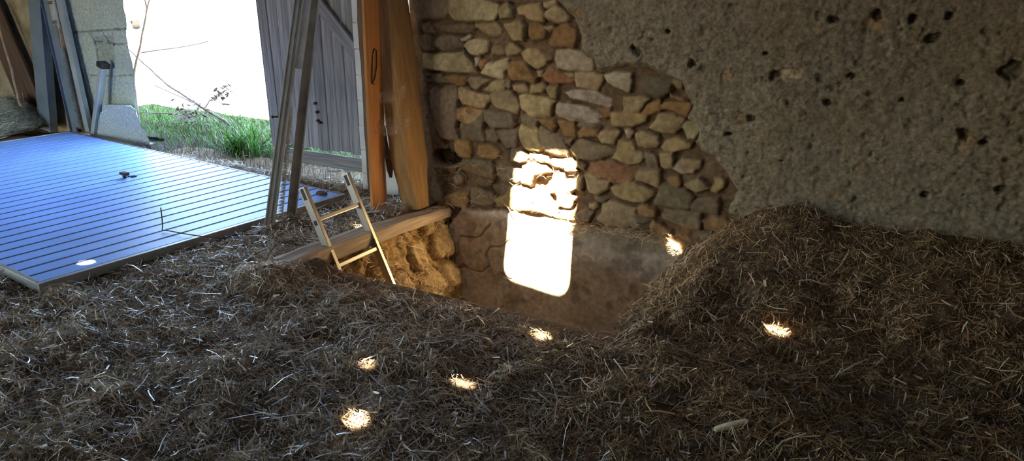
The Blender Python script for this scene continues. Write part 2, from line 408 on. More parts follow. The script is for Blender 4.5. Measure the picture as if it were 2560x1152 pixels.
PAL = {'b':(.40,.315,.19),'g':(.45,.39,.27),'o':(.34,.21,.10),'d':(.23,.185,.135),'w':(.50,.45,.37),'r':(.34,.185,.12),'k':(.14,.125,.105)}
def stone_wall():
    st = .0075
    x0,x1,z0,z1 = -3.32, 1.0, -1.32, 1.8
    nx = int((x1-x0)/st)+1; nz = int((z1-z0)/st)+1
    X = np.linspace(x0,x1,nx)[:,None]+np.zeros((1,nz)); Z = np.linspace(z0,z1,nz)[None,:]+np.zeros((nx,1))
    # warped coordinates make the traced outlines ragged
    WX = X+.007*fbm(X*22,Z*22,3,1); WZ = Z+.007*fbm(X*22,Z*22,3,2)
    H = -.017+.014*fbm(X*14,Z*14,4,3)+.006*fbm(X*60,Z*60,2,4)
    mort = (.5+.5*fbm(X*10,Z*10,4,5))[...,None]
    COL = np.array([.11,.065,.034])*(1-mort)+np.array([.23,.15,.08])*mort
    rg = random.Random(5)
    for line in STONES.strip().split('\n'):
        c,*pts = line.split()
        P = [tuple(int(v)/1000 for v in p.split(',')) for p in pts]
        cx = sum(p[0] for p in P)/len(P); cz = sum(p[1] for p in P)/len(P)
        P = [(cx+(a-cx)*1.035, cz+(b-cz)*1.05) for a,b in P]
        ax = min(p[0] for p in P)-.03; bx = max(p[0] for p in P)+.03; az = min(p[1] for p in P)-.03; bz = max(p[1] for p in P)+.03
        i0 = max(0,int((ax-x0)/st)); i1 = min(nx,int((bx-x0)/st)+2); j0 = max(0,int((az-z0)/st)); j1 = min(nz,int((bz-z0)/st)+2)
        if i1<=i0 or j1<=j0: continue
        S = np.s_[i0:i1, j0:j1]
        sd = poly_sd(WX[S], WZ[S], P)+.0065
        size = min(bx-ax-.06, bz-az-.06)
        ht = .010+rg.random()*.018
        face = ht
        tx,tz = rg.uniform(-.10,.10), rg.uniform(-.16,.08)
        face = face + tx*(X[S]-cx) + tz*(Z[S]-cz)
        for k in range(3):      # chipped facets
            a = rg.uniform(0,2*PI); q = rg.uniform(.15,.6); off = rg.uniform(.15,.5)*size
            face = np.minimum(face, ht + .006 - q*((X[S]-cx)*math.cos(a)+(Z[S]-cz)*math.sin(a)-off)*.6)
        face = face + .008*fbm(X[S]*20+cx*9,Z[S]*22,4,int(cx*100)%50) + .003*fbm(X[S]*75,Z[S]*75,2,9)
        edge = 1-np.exp(-np.clip(sd,0,1)/.0055)
        h = H[S]*(1-edge) + face*edge
        up = (sd>0)&(h>H[S]-.004)
        H[S] = np.where(up, h, H[S])
        base = np.array(PAL[c])*np.array([.92,.85,.72])*rg.uniform(.85,1.15)
        base = base*np.array([rg.uniform(.95,1.06),1,rg.uniform(.88,1.08)])
        n1 = fbm(X[S]*9+cz*7,Z[S]*9+cx*5,4,11)[...,None]; n2 = fbm(X[S]*5-cz*3,Z[S]*7+cx*9,4,13)[...,None]
        cc = base*(1+.28*n1); cc = cc*(1-.45*sst(.15,.6,n2)) + np.array([.24,.125,.05])*.45*sst(.15,.6,n2)
        k = (sst(0,.016,sd)*up)[...,None]
        COL[S] = COL[S]*(1-k)+cc*k
    # hollow behind the timbers, its shade also painted into the colour
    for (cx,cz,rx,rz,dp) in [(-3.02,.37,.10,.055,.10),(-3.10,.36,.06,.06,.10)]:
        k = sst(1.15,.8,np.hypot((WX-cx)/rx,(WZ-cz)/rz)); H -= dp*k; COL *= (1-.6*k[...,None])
    # smooth old plaster below the floor line
    le = np.interp(X, [p[0]/1000 for p in LOW], [p[1]/1000 for p in LOW])+.03*fbm(X*9,Z*0+2,4,21)
    low = sst(-.005,.03,le-Z)
    hl = .016+.010*fbm(X*3,Z*3,3,22)+.003*fbm(X*25,Z*25,3,23)
    crack = np.abs(fbm(X*3.2,Z*3.2,3,24)); hl -= .02*sst(.035,.0,crack)*sst(-2.3,-2.7,X)
    flake = sst(.18,.26,fbm(X*4+3,Z*4,4,27)); hl += .006*flake
    n = fbm(X*2.2,Z*3,5,25)[...,None]; n2 = fbm(X*12,Z*12,4,26)[...,None]
    cl = np.array([.62,.52,.36])*(1+.40*n) ; cl = cl*(1-.40*sst(.05,.45,n2))
    cl = cl*(1-.35*flake[...,None])+np.array([.50,.44,.34])*.35*flake[...,None]
    st_ = np.clip(sst(.05,.4,fbm(X*3+7,Z*3.4,5,28))+sst(-.12,.02,Z)*sst(-2.1,-1.8,X),0,1)[...,None]; cl = cl*(1-.6*st_)+np.array([.17,.11,.055])*.6*st_
    red = (sst(-2.45,-3.0,X)*.5)[...,None]; cl = cl*(1-red)+np.array([.25,.155,.10])*(1+.2*n)*red
    H = H*(1-low)+hl*low; COL = COL*(1-low[...,None])+cl*low[...,None]
    # rough plaster coat
    sd = poly_sd(X+.03*fbm(X*7,Z*7,4,31), Z+.03*fbm(X*7,Z*7,4,32), [(a/1000,b/1000) for a,b in PLX])
    hp = .030+.010*fbm(X*5,Z*5,3,33)+.009*fbm(X*22,Z*22,3,34)+.007*fbm(X*58,Z*58,2,35)
    pit_ = fbm(X*20,Z*20,3,36); hp -= .012*sst(.46,.66,pit_)
    n = fbm(X*1.6,Z*1.6,5,37)[...,None]; n2 = fbm(X*48,Z*48,3,38)[...,None]
    cp = np.array([.25,.205,.14])*(1+.24*n)*(1+.45*n2)
    cp = cp*(1-.22*sst(.46,.66,pit_))[...,None]
    ob = sst(.05,.5,fbm(X*2.3+4,Z*2.3,5,39))[...,None]; cp = cp*(1-.3*ob)+np.array([.26,.185,.10])*.3*ob
    for (cx,cz,r,kd) in HOLES:
        dd = np.hypot(WX-cx,(WZ-cz)*(1.3+.4*math.sin(cx*40)))/r + .9*fbm(X*24,Z*24,3,40)
        k = sst(1.05,.75,dd)
        if kd=='h': hp -= .04*k; cp = cp*(1-.45*k[...,None])
        else:
            hp -= .012*k*sst(.5,1,dd)+.004*k
            cs = np.array({'b':(.46,.36,.22),'o':(.30,.21,.12)}[kd]); cp = cp*(1-k[...,None])+cs*(1+.3*n2)*k[...,None]
    pm = sd>0
    thin = sst(0,.045,sd)
    hpl = np.maximum(H, hp*thin+(-.02)*(1-thin))
    pl_over = pm & (hpl>H-.001)
    Yw = WALLY
    V = np.stack([X, Yw-H, Z], -1).reshape(-1,3)
    VP = np.stack([X, Yw-np.where(pm,hp*thin+(-.02)*(1-thin),-.03), Z], -1).reshape(-1,3)
    F = grid_faces(nx,nz)
    keep = (~(sd>.12)).reshape(-1)
    fk = F[keep[F].any(1)]
    kp = (sd>-.002).reshape(-1); fp = F[kp[F].all(1)]
    def compact(V,F,Cc):
        u = np.unique(F); mp = np.zeros(len(V),np.int64); mp[u] = np.arange(len(u)); return V[u], mp[F], Cc[u]
    a = array_mesh('wall_back', *compact(V,fk,COL.reshape(-1,3)))
    wall = link('wall_back', a, M['stone']); tag(wall, 'rubble stone wall with exposed tan stones and earth joints behind the pit', 'wall', kind='structure')
    b = array_mesh('plaster_coat', *compact(VP,fp,cp.reshape(-1,3)))
    p = link('plaster_coat', b, M['plaster'], wall); tag(p, 'rough grey-brown plaster coat', kind='structure')
    # remaining masonry beyond the detailed face
    m = MB(); m.box((.98,WALLY-.03,-.1),(3.2,4.85,5)); m.box((-3.34,4.50,-1.35),(3.2,4.86,3.4)); m.box((-3.34,WALLY-.02,1.78),(1.0,4.5,3.0))
    mm = m.build('masonry', M['wallcoarse'], wall); tag(mm, kind='structure')
HOLES = [(-2.013,1.389,.050,'o'),(-1.637,1.179,.03,'h'),(-1.09,1.079,.05,'o'),(-.768,1.098,.055,'b'),(-.84,1.092,.03,'h'),(-.551,.959,.018,'h'),(-.939,.844,.025,'h'),(-.98,.83,.03,'o'),
  (-.372,1.38,.055,'o'),(-.37,1.41,.03,'h'),(-.111,1.312,.035,'h'),(.245,1.186,.045,'h'),(.123,.827,.05,'o'),(.10,.85,.025,'h'),(.192,.824,.025,'h'),(-.571,1.385,.03,'h'),(-.213,1.404,.022,'h'),
  (-.448,1.107,.02,'h'),(-1.05,.74,.018,'h'),(-.9,1.2,.02,'h'),(-.2,1.0,.015,'h'),(.05,1.1,.02,'h'),(-.35,.62,.02,'o'),(-.45,.47,.04,'o'),(.3,.6,.02,'h'),(-.02,.52,.02,'h'),(-1.45,1.30,.015,'h'),(-1.3,1.12,.018,'h'),(.3,.95,.03,'o'),(-.75,.62,.015,'h'),(-.05,1.42,.02,'h')]
stone_wall()

# ------------------------------------------------------------------ pit, floor, yard
def rubble_face():
    st = .0085; y0,y1,z0,z1 = 2.9,4.42,-1.32,.03
    ny = int((y1-y0)/st)+1; nz = int((z1-z0)/st)+1
    Y = np.linspace(y0,y1,ny)[:,None]+np.zeros((1,nz)); Z = np.linspace(z0,z1,nz)[None,:]+np.zeros((ny,1))
    H = .01+.05*fbm(Y*4,Z*4,4,51)+.025*fbm(Y*22,Z*22,4,52)+.10*sst(-.1,-.9,Z)
    n = fbm(Y*6,Z*6,4,53)[...,None]
    COL = np.array([.36,.22,.085])*(1+.35*n)
    rg = random.Random(12)
    fixed = [(4.16,-.06,.10,.09),(4.27,.0-.22,.11,.13),(3.98,-.24,.10,.10),(3.55,-.22,.08,.10),(3.72,-.40,.12,.11),(4.05,-.47,.14,.10),(4.28,-.47,.10,.10),(3.45,-.45,.12,.10)]
    rest = [(rg.uniform(2.95,4.4),rg.uniform(-1.3,-.6),rg.uniform(.07,.15),rg.uniform(.06,.11)) for _ in range(26)]
    for k,(cy,cz,ry,rz) in enumerate(fixed+rest):
        a = rg.uniform(-.4,.4)
        dy = (Y-cy)*math.cos(a)+(Z-cz)*math.sin(a); dz = (Z-cz)*math.cos(a)-(Y-cy)*math.sin(a)
        d = (np.abs(dy/ry)**2.6+np.abs(dz/rz)**2.6)**(1/2.6) + .18*fbm(Y*12,Z*12,3,60+k)
        e = 1-np.exp(-np.clip(1-d,0,1)*6)
        f = .055+rg.uniform(-.2,.2)*dy+rg.uniform(-.3,.1)*dz+.01*fbm(Y*25,Z*25,3,70)
        H += e*f
        q = sst(0,.15,1-d)[...,None]; COL = COL*(1-q)+np.array([.44,.30,.14])*rg.uniform(.8,1.15)*(1+.25*n)*q
        H -= .03*np.exp(-((d-1.05)/.08)**2); 
    X = PX0-.045+H
    V = np.stack([X,Y,Z],-1).reshape(-1,3); F = grid_faces(ny,nz)[:,::-1]
    o = link('wall_pit_left', array_mesh('wall_pit_left',V,F,COL.reshape(-1,3)), M['stone'])
    tag(o, 'rough rubble and earth side of the pit below the timber beam', 'wall', kind='structure')
    # loose straw caught on the rubble
    return V
RUB = rubble_face()
m = MB(); m.box((PX0-.3,PY0-.25,-1.5),(PX1+.3,PY0-.02,-.03)); tag(m.build('wall_pit_front', M['earth']), 'earth side of the pit under the front floor edge', 'wall', kind='structure')
m = MB(); m.box((PX1+.02,PY0-.2,-1.5),(PX1+.25,4.36,-.03)); tag(m.build('wall_pit_right', M['earth']), 'earth side of the pit under the right floor edge', 'wall', kind='structure')
m = MB(); m.box((PX0-.3,PY0-.25,-1.5),(PX1+.3,4.5,-1.3)); tag(m.build('floor_pit', M['earth']), 'earth floor at the bottom of the pit', 'floor', kind='structure')
m = MB()       # boarded floor around the pit, boards running along X
for k in range(30):
    y = -6.0+k*.301
    if y+.3 < PY0+.02: m.box((-10.3,y,-.03),(3.1,min(y+.298,PY0),0))
m.box((-10.3,PY0-.0-.03,-.03),(3.1,PY0,0)) if False else None
y = PY0
m.box((-10.3,2.99,-.032),(3.1,PY0,.002))
while y < 4.34:
    y2 = min(y+.225,4.345); m.box((PX1,y+.001,-.03),(3.1,y2-.001,0)); m.box((-10.3,y+.001,-.03),(PX0-.12,y2-.001,-.002)); y = y2
tag(m.build('floor', M['boards'], bevel=.002), 'old plank floor around the open pit, under the straw', 'floor', kind='structure')
m = MB(); m.box((-90,6.6,-.3),(40,120,-.03)); m.box((-60,4.345,-.25),(-3.36,6.6,-.06)); m.box((-3.36,4.87,-.25),(40,6.6,-.03))
tag(m.build('ground', M['yard']), 'bright sunlit yard outside the doorway', 'ground', kind='structure')

# ------------------------------------------------------------------ roof with skylight and holes, enclosing walls
EAVE, SL = 2.32, .45
def roof_z(y): return EAVE+SL*(4.9-y)
def to_roof(p):
    t = (roof_z(p[1])-p[2])/(1.72-SL)       # walk back along the sunlight
    return (p[0]+.125*t, p[1]-t)
def rounded(P, r, n=6):
    out = []
    for i in range(len(P)):
        a,b,c = Vector(P[i-1]),Vector(P[i]),Vector(P[(i+1)%len(P)])
        u = (a-b).normalized()*r; v = (c-b).normalized()*r
        for k in range(n+1):
            t = k/n; out.append(tuple(b+u*(1-t)**2+v*t**2))
    return out
holes = [rounded([to_roof((x,4.365,z)) for x,z in [(-2.455,.47),(-2.01,.515),(-2.058,-.50),(-2.55,-.46)]],.09)]
SPOTS = [(-1.47,2.835,.03,0.036),(-1.53,2.25,.075,0.032),(-1.715,1.82,.07,0.034),(-.50,3.26,.20,0.043),(-1.93,2.15,.07,0.024),(-3.22,3.58,.085,0.024),(-4.07,2.28,.07,0.034),(-1.33,4.365,.0,0.041)]
for x,y,z,r in SPOTS:
    cx,cy = to_roof((x,y,z)); ph = random.random()*6
    holes.append([(cx+r*(1+.1*math.sin(3*a+ph))*math.cos(a), cy+1.1*r*(1+.1*math.sin(2*a+ph))*math.sin(a)) for a in [2*PI*k/18 for k in range(18)]])
def slope(name, xa, xb, ya, yb, zf, holes, label):
    outer = [(xa,ya),(xb,ya),(xb,yb),(xa,yb)]
    loops = [[Vector((x,y,0)) for x,y in L] for L in [outer]+holes]
    tri = tessellate_polygon(loops)
    vs = [(v.x,v.y,zf(v.y)) for L in loops for v in L]
    me = bpy.data.meshes.new(name); me.from_pydata(vs,[],[tuple(t) for t in tri]); me.update()
    bm = bmesh.new(); bm.from_mesh(me); bmesh.ops.recalc_face_normals(bm, faces=bm.faces); 
    if sum(f.normal.z for f in bm.faces)<0: bmesh.ops.reverse_faces(bm, faces=bm.faces)
    bm.to_mesh(me); bm.free()
    o = link(name, me, M['roof']); s = o.modifiers.new('thick','SOLIDIFY'); s.thickness = .02; s.offset = 1
    return tag(o, label, 'ceiling', kind='structure')
slope('ceiling', -10.5, 3.3, -2.0, 4.95, roof_z, holes, 'dark roof slope with a skylight and small holes')
slope('ceiling_rear', -10.5, 3.3, -6.4, -2.0, lambda y: roof_z(-2)-SL*(-2-y), [], 'dark roof slope on the rear side')
m = MB(); m.box((3.1,-6.2,-.1),(3.4,4.86,6)); tag(m.build('wall_right', M['wallcoarse']), 'side wall of the barn on the right', 'wall', kind='structure')
m = MB(); m.box((-10.5,-1.2,-.1),(-10.2,4.86,6)); m.box((-10.5,-6.2,-.1),(-10.2,-3.2,6)); m.box((-10.5,-3.2,2.2),(-10.2,-1.2,6))  # gap in this unseen wall is added to let in cool side fill
tag(m.build('wall_left', M['wallcoarse']), 'side wall of the barn on the far left with an added opening for fill light', 'wall', kind='structure')
pl2 = bpy.data.lights.new('side_portal', 'AREA'); po2 = bpy.data.objects.new('side_portal', pl2); C.objects.link(po2)
pl2.shape = 'RECTANGLE'; pl2.size = 2.2; pl2.size_y = 2.0; pl2.cycles.is_portal = True
po2.location = (-10.35,-2.2,1.1); po2.rotation_euler = (0,-PI/2,0)
m = MB(); m.box((-10.5,-6.4,-.1),(-9,-6.1,4)); m.box((-5.5,-6.4,-.1),(3.4,-6.1,4)); m.box((-9,-6.4,2.2),(-5.5,-6.1,4)); m.box((-6.6,-6.4,-.1),(-5.5,-6.1,2.2))  # gap behind the camera is added to lift the room light
tag(m.build('wall_rear', M['wallcoarse']), 'rear wall of the barn with an added opening for fill light', 'wall', kind='structure')

# ------------------------------------------------------------------ timbers
def timber_mesh(L, a, b, seed, nl=36, nr=7, rough=.006, taper=None):
    """hewn timber: rounded rectangle a x b swept along local Z with worn, wavy faces"""
    ring = []
    for (sx,sy,ex,ey) in [(-1,-1,1,-1),(1,-1,1,1),(1,1,-1,1),(-1,1,-1,-1)]:
        for k in range(nr):
            t = k/nr; ring.append(((sx+(ex-sx)*t)*a/2,(sy+(ey-sy)*t)*b/2))
    R = np.array(ring); n = len(R)
    r = .006/np.maximum(1e-6,1)            # soften the arrises
    V = []
    for i in range(nl+1):
        z = L*i/nl
        s = np.array([1.,1.]) if taper is None else np.array(taper(i/nl))
        q = R*s
        ang = np.arctan2(q[:,1],q[:,0])
        d = fbm(np.full(n,z*2.2+seed*3), ang*1.3+seed, 4, seed)*rough + fbm(np.full(n,z*9+seed), ang*5, 3, seed+5)*rough*.4
        corner = (np.abs(np.abs(R[:,0])-a/2)<1e-6)&(np.abs(np.abs(R[:,1])-b/2)<1e-6)
        d = np.where(corner, d-.010-.006*fbm(np.full(n,z*6+seed),ang,2,seed+9), d)
        u = q/np.maximum(np.linalg.norm(q,axis=1,keepdims=True),1e-6)
        q = q+u*d[:,None]
        q = q+np.array([fbm(np.array([z*.8+seed]),np.array([1.5]),2,seed)[0],fbm(np.array([z*.8+seed]),np.array([7.5]),2,seed)[0]])*rough*1.6
        V += [(x,y,z) for x,y in q]
    F = []
    for i in range(nl):
        for k in range(n): F.append((i*n+k,i*n+(k+1)%n,(i+1)*n+(k+1)%n,(i+1)*n+k))
    F.append(tuple(range(n-1,-1,-1))); F.append(tuple(nl*n+k for k in range(n)))
    me = bpy.data.meshes.new('timber'); me.from_pydata(V,[],F); me.update(); return me
def put(name, me, mt, Mx, parent=None):
    o = link(name, me, mt, parent); me.name = name; o.matrix_basis = Mx; return o

# beam along the pit edge: worn, sinking towards the wall
def beam():
    ys = np.linspace(2.66,4.345,60); n = 9
    top = np.interp(ys,[2.4,2.6,2.9,3.4,3.8,4.37],[.070,.104,.112,.092,.062,.012])
    bot = np.interp(ys,[2.4,3.15,3.77,4.37],[.0,.008,-.012,-.05])
    V = []
    for i,y in enumerate(ys):
        xf = PX0+.004*fbm(np.array([y*7]),np.array([3.]),3,81)[0]+.012; xb = PX0-.135+.008*fbm(np.array([y*4]),np.array([9.]),3,82)[0]
        t = top[i]+.005*fbm(np.array([y*9]),np.array([5.]),3,83)[0]; b_ = bot[i]
        P = [(xb,b_),(xf,b_),(xf+.003,(b_+t)/2-.01),(xf+.001,(b_+t)/2+.015),(xf-.002,t-.012),(xf-.014,t),(PX0-.045,t-.002+.004*fbm(np.array([y*12]),np.array([2.]),3,84)[0]),(PX0-.095,t+.002),(xb,t-.006)]
        V += [(px,y,pz) for px,pz in P]
    F = []
    for i in range(len(ys)-1):
        for k in range(n): F.append((i*n+(k+1)%n,i*n+k,(i+1)*n+k,(i+1)*n+(k+1)%n))
    F += [tuple(range(n)), tuple((len(ys)-1)*n+k for k in range(n-1,-1,-1))]
    me = bpy.data.meshes.new('timber_beam'); c = np.array(V); ctr = Vector((PX0-.06,2.66,.05))
    Mx = frame(ctr, ctr+Vector((0,1,0)), (1,0,0)); Mi = Mx.inverted()
    me.from_pydata([tuple(Mi@Vector(v)) for v in V],[],F); me.update()
    bm = bmesh.new(); bm.from_mesh(me); bmesh.ops.recalc_face_normals(bm, faces=bm.faces); bm.to_mesh(me); bm.free()
    o = put('timber_beam', me, M['beam_wood'], Mx)
    tag(o, 'worn squared timber beam lying along the left edge of the pit', 'beam')
beam()

# heavy leaning post: dark face to the room, warm face to the pit
pb = Vector((-3.175,4.185,.035)); pt = Vector((-3.335,4.175,1.45)); pt = pb+(pt-pb)*1.62
def tp(t): 
    k = sst(.0,.16,t); return (.97+.03*k, .62+.38*k)
post = put('timber_post', timber_mesh((pt-pb).length,.175,.215,3,nl=60,rough=.008,taper=tp), M['brown_wood'], frame(pb,pt,(.99,-.10,0)))
tag(post, 'thick hewn orange-brown timber post leaning beside the stone wall', 'post')
bb = Vector((-3.365,4.0,.03)); bt = Vector((-3.283,3.965,2.25))
board = put('wooden_board', timber_mesh((bt-bb).length,.03,.165,8,nl=40,rough=.003), M['board_wood'], frame(bb,bt,(1,.05,0)))
tag(board, 'upright orange wooden board between the white block pier and the thick post', 'board')
# narrow batten with a ragged edge on the pier
m = MB(); pts = []
zz = np.linspace(.02,2.25,46)
L_ = [(-3.735+.006*float(fbm(np.array([z*7]),np.array([1.]),3,91)[0]),z) for z in zz]; R_ = [(-3.69+.008*float(fbm(np.array([z*9]),np.array([4.]),3,92)[0]),z) for z in zz[::-1]]
m.prism([(x,z) for x,z in L_+R_], 0, .028, Matrix(((1,0,0,0),(0,0,-1,4.356),(0,1,0,0),(0,0,0,1))))
tag(m.build('wooden_batten', M['dark_wood']), 'narrow ragged brown batten fixed to the white block pier', 'batten')

# white block pier
m = MB(); z = -.02; k = 0
while z < 2.3:
    h = .186; j = .0025
    off = [.0,.004,-.003,.002][k%4]
    m.box((-3.815+off,4.362-off*.5,z+j),(-3.47+off,4.70,z+h-j)); z += h; k += 1
m.box((-3.808,4.372,-.02),(-3.477,4.692,2.3))
col_ = m.build('column', M['block'], bevel=.004); tag(col_, 'white aerated block pier between the plank gate and the orange board', 'pier', kind='structure')

# wire hook on the board, hanging bark strips
m = MB(); m.tube([(-3.310,3.961,1.117),(-3.304,3.975,1.151),(-3.302,3.994,1.136),(-3.304,3.990,1.040),(-3.304,3.961,0.958),(-3.308,3.936,0.929),(-3.304,3.932,0.962),(-3.306,3.946,1.049),(-3.310,3.961,1.117)], .0045, 6)
m.tube([(-3.308,3.936,0.929),(-3.299,3.951,0.924)],.004,6)
tag(m.build('wire_hook', M['rust']), 'rusty wire loop hanging on the orange upright board', 'hook')
def strip(name, path, wds, mt, label, cat):
    vs = []; fs = []
    for i,(p,wd) in enumerate(zip(path,wds)):
        p = Vector(p); d = Vector((.62,.78,0)); n_ = Vector((-.6,.5,0)).normalized()*.006
        vs += [p-d*wd/2, p-n_, p+d*wd/2, p+n_]
    for i in range(len(path)-1):
        for k in range(4): fs.append((i*4+k,i*4+(k+1)%4,(i+1)*4+(k+1)%4,(i+1)*4+k))
    fs += [(3,2,1,0),tuple((len(path)-1)*4+k for k in range(4))]
    b = MB(); b.add(vs,fs); return tag(b.build(name, mt), label, cat)
strip('hanging_bark', [(-3.395,4.06,.95),(-3.39,4.06,.82),(-3.385,4.065,.68),(-3.37,4.07,.55),(-3.365,4.07,.44)], [.03,.05,.045,.035,.012], M['bark'], 'split bark strip hanging between the orange board and the thick post, the higher one', 'bark strip')
strip('hanging_bark', [(-3.345,4.08,.62),(-3.34,4.08,.52),(-3.33,4.085,.42),(-3.32,4.09,.31),(-3.315,4.09,.255)], [.02,.03,.04,.045,.02], M['bark'], 'lower dark bark strip dangling low against the thick leaning post', 'bark strip')

# cobwebs: sagging dusty hammocks
def web(p0, p1, sag, dep, label, seed):
    p0 = Vector(p0); p1 = Vector(p1); nu,nv = 22,10; V = []; 
    for i in range(nu):
        u = i/(nu-1)
        for j in range(nv):
            v = j/(nv-1)
            p = p0.lerp(p1,u); s = 4*u*(1-u)
            V.append((p.x+.5*dep*(v-.5)*.8, p.y-dep*(v-.5)*.9, p.z-sag*s*(.4+.6*v)-.075*v*v+.006*float(fbm(np.array([u*6.]),np.array([v*4.]),2,seed)[0])+.075*(1-s)*(1-v)))
    o = link('cobweb', array_mesh('cobweb',np.array(V),grid_faces(nu,nv)), M['web'], None, True)
    return tag(o, label, 'cobweb')
web((-3.40,3.985,.905),(-3.165,4.115,.90),.035,.10,'dusty cobweb slung high between the orange board and thick post',1)
web((-3.39,3.97,.70),(-3.135,4.12,.70),.045,.10,'lower dusty cobweb between the orange board and thick post',2)
m = MB(); m.tube([(-3.34,4.04,1.15),(-3.335,4.04,1.0),(-3.33,4.03,.88),(-3.34,4.03,.84)],.0018,5); m.tube([(-3.33,4.03,.88),(-3.345,4.02,.82),(-3.36,4.02,.79)],[.006,.005,.002],6); m.tube([(-3.33,4.03,.885),(-3.32,4.03,.84),(-3.325,4.03,.80)],[.005,.004,.002],6)
tag(m.build('string', M['cob']), 'knotted pale string hanging through the upper cobweb', 'string')

# ------------------------------------------------------------------ plank gate
gY = 4.60
g = empty('plank_gate', (-4.45,gY,.15), 'grey weathered plank gate behind the white block pier', 'gate')
edges = [-4.93,-4.80,-4.685,-4.565,-4.455,-4.345,-4.235,-4.125,-4.02,-3.915,-3.80]
for i in range(10):
    m = MB(); a,b = edges[i]+.0018, edges[i+1]-.0018
    zb = .235+[.0,.008,-.004,.006,-.006,.0,.01,-.004,.003,.0][i]
    m.box((-(b-a)/2,-.011,0),((b-a)/2,.011,2.05+.02*(i%3)))
    tilt = [.0,.0005,-.0005,.001,.002,.001,-.001,-.0015,-.001,0][i]
    o = m.build('plank', M['old_wood'], g, bevel=.006)
    o.matrix_basis = Matrix.Translation(((a+b)/2,gY+.004*(i%2),zb)) @ Matrix.Rotation(tilt,4,'Y')
for z0,z1,nm in ((.118,.205,'bottom_rail'),(1.75,1.87,'top_rail')):
    m = MB(); m.box((-.055,-.016,0),(.055,.016,1.22)); o = m.build(nm, M['old_wood'], g, bevel=.004)
    o.matrix_basis = frame((-4.93,gY-.03,(z0+z1)/2),(-3.78,gY-.03,(z0+z1)/2),(0,0,1))
m = MB(); m.box((-.05,-.014,0),(.05,.014,1.25)); o = m.build('brace', M['old_wood'], g, bevel=.004)
o.matrix_basis = frame((-3.80,gY-.032,.86),(-4.69,gY-.032,1.78),(.7,0,.7))
m = MB(); m.box((-.055,-.03,0),(.055,.03,2.0)); o = m.build('edge_stile', M['old_wood'], g, bevel=.005)
o.matrix_basis = Matrix.Translation((-4.94,gY+.01,.2)) @ Matrix.Rotation(-.02,4,'Y')
m = MB(); m.box((-.03,-.05,0),(.03,.05,2.1)); o = m.build('rear_stile', M['old_wood'], g, bevel=.005)
o.matrix_basis = Matrix.Translation((-5.02,gY+.10,.18)) @ Matrix.Rotation(-.01,4,'Y'); o['label'] = 'pale daylit outer stile'
for (x,z) in ((-4.455,.62),(-4.44,.55),(-4.44,.48),(-4.415,.465)):
    m = MB(); m.tube([(x,gY-.012,z),(x,gY-.03,z),(x,gY-.032,z)],[.012,.012,.008],8); m.build('bolt', M['rust'], g)
m = MB(); m.box((-.022,-.015,0),(.022,.015,.24)); o = m.build('prop', M['beam_wood']); o.matrix_basis = frame((-3.93,4.50,.0),(-3.84,4.56,.22),(1,0,0))
o.name = 'wooden_peg'; tag(o, 'short pale peg leaning under the gate rail by the block pier', 'peg')

# ------------------------------------------------------------------ fallen door panel
P1 = Vector((-3.975,1.97,.072)); P2 = Vector((-3.755,4.10,.072)); P3 = Vector((-7.88,4.575,.072))
ex = (P2-P1); Lx = ex.length; ex.normalize(); ey = (P3-P2); Ly = ey.length; ey = (ey-ex*ey.dot(ex)).normalized(); ez = ex.cross(ey)
PM = Matrix((ex,ey,ez)).transposed().to_4x4(); PM.translation = P1
dp = empty('garage_door_panel', (P1+P3)/2-Vector((0,0,.055)), 'large blue-grey grooved door panel lying flat on the straw', 'door panel')
T = .052
def prof():
    ns = 30; s = (Ly-.06)/ns; out = []
    for k in range(ns):
        y0 = .03+k*s; out += [(y0+.006,-.008),(y0+.012,-.0025),(y0+.016,-.002),(y0+s-.016,-.002),(y0+s-.012,-.0025),(y0+s-.006,-.008)]
    return out
pr_ = [(0,-.010)]+prof()+[(Ly,-.010)]
m = MB(); n = len(pr_); vs = []
for x in (.02,Lx-.02): vs += [(x,y,z) for y,z in pr_]
vs += [(.02,y,z) for y,z in ((0,-.03),(Ly,-.03))]+[(Lx-.02,y,z) for y,z in ((0,-.03),(Ly,-.03))]
fs = [(k,n+k,n+k+1,k+1) for k in range(n-1)]+[(2*n,2*n+1,2*n+3,2*n+2)]
m.add(vs,fs); o = m.build('grooved_skin', M['panel'], dp); o.matrix_basis = PM
bm = bmesh.new(); bm.from_mesh(o.data); bmesh.ops.recalc_face_normals(bm, faces=bm.faces); bm.to_mesh(o.data); bm.free()
# dark seams in the grooves
for nm,a,b,mt in (('edge_trim',(0,0),(Lx,.032),'trim'),('edge_trim',(0,Ly-.032),(Lx,Ly),'trim'),('end_trim',(0,.032),(.026,Ly-.032),'trim'),('end_trim',(Lx-.026,.032),(Lx,Ly-.032),'trim_red')):
    m = MB(); m.box((a[0],a[1],-T),(b[0],b[1],0)); o = m.build(nm, M[mt], dp, bevel=.003); o.matrix_basis = PM
def seam_strips():
    ns = 30; s = (Ly-.06)/ns; m = MB()
    for k in range(ns+1):
        y0 = .03+k*s; m.box((.028,y0-.0115,-.0095),(Lx-.028,y0+.0115,-.0045))
    o = m.build('groove_seal', M['seal'], dp); o.matrix_basis = PM; o['label'] = 'dark plum grooves'
M['seal'] = mat('groove_seal', (.045,.022,.06), .7, spec=.3)
seam_strips()
hx = PM.inverted() @ Vector((-5.60,3.58,.072))
m = MB(); m.box((hx.x-.012,hx.y-.012,-.004),(hx.x+.012,hx.y+.012,.035)); m.box((hx.x-.025,hx.y-.05,.028),(hx.x+.02,hx.y+.03,.050))
o = m.build('handle', M['rust'], dp, bevel=.004); o.matrix_basis = PM; o['label'] = 'small dark handle'
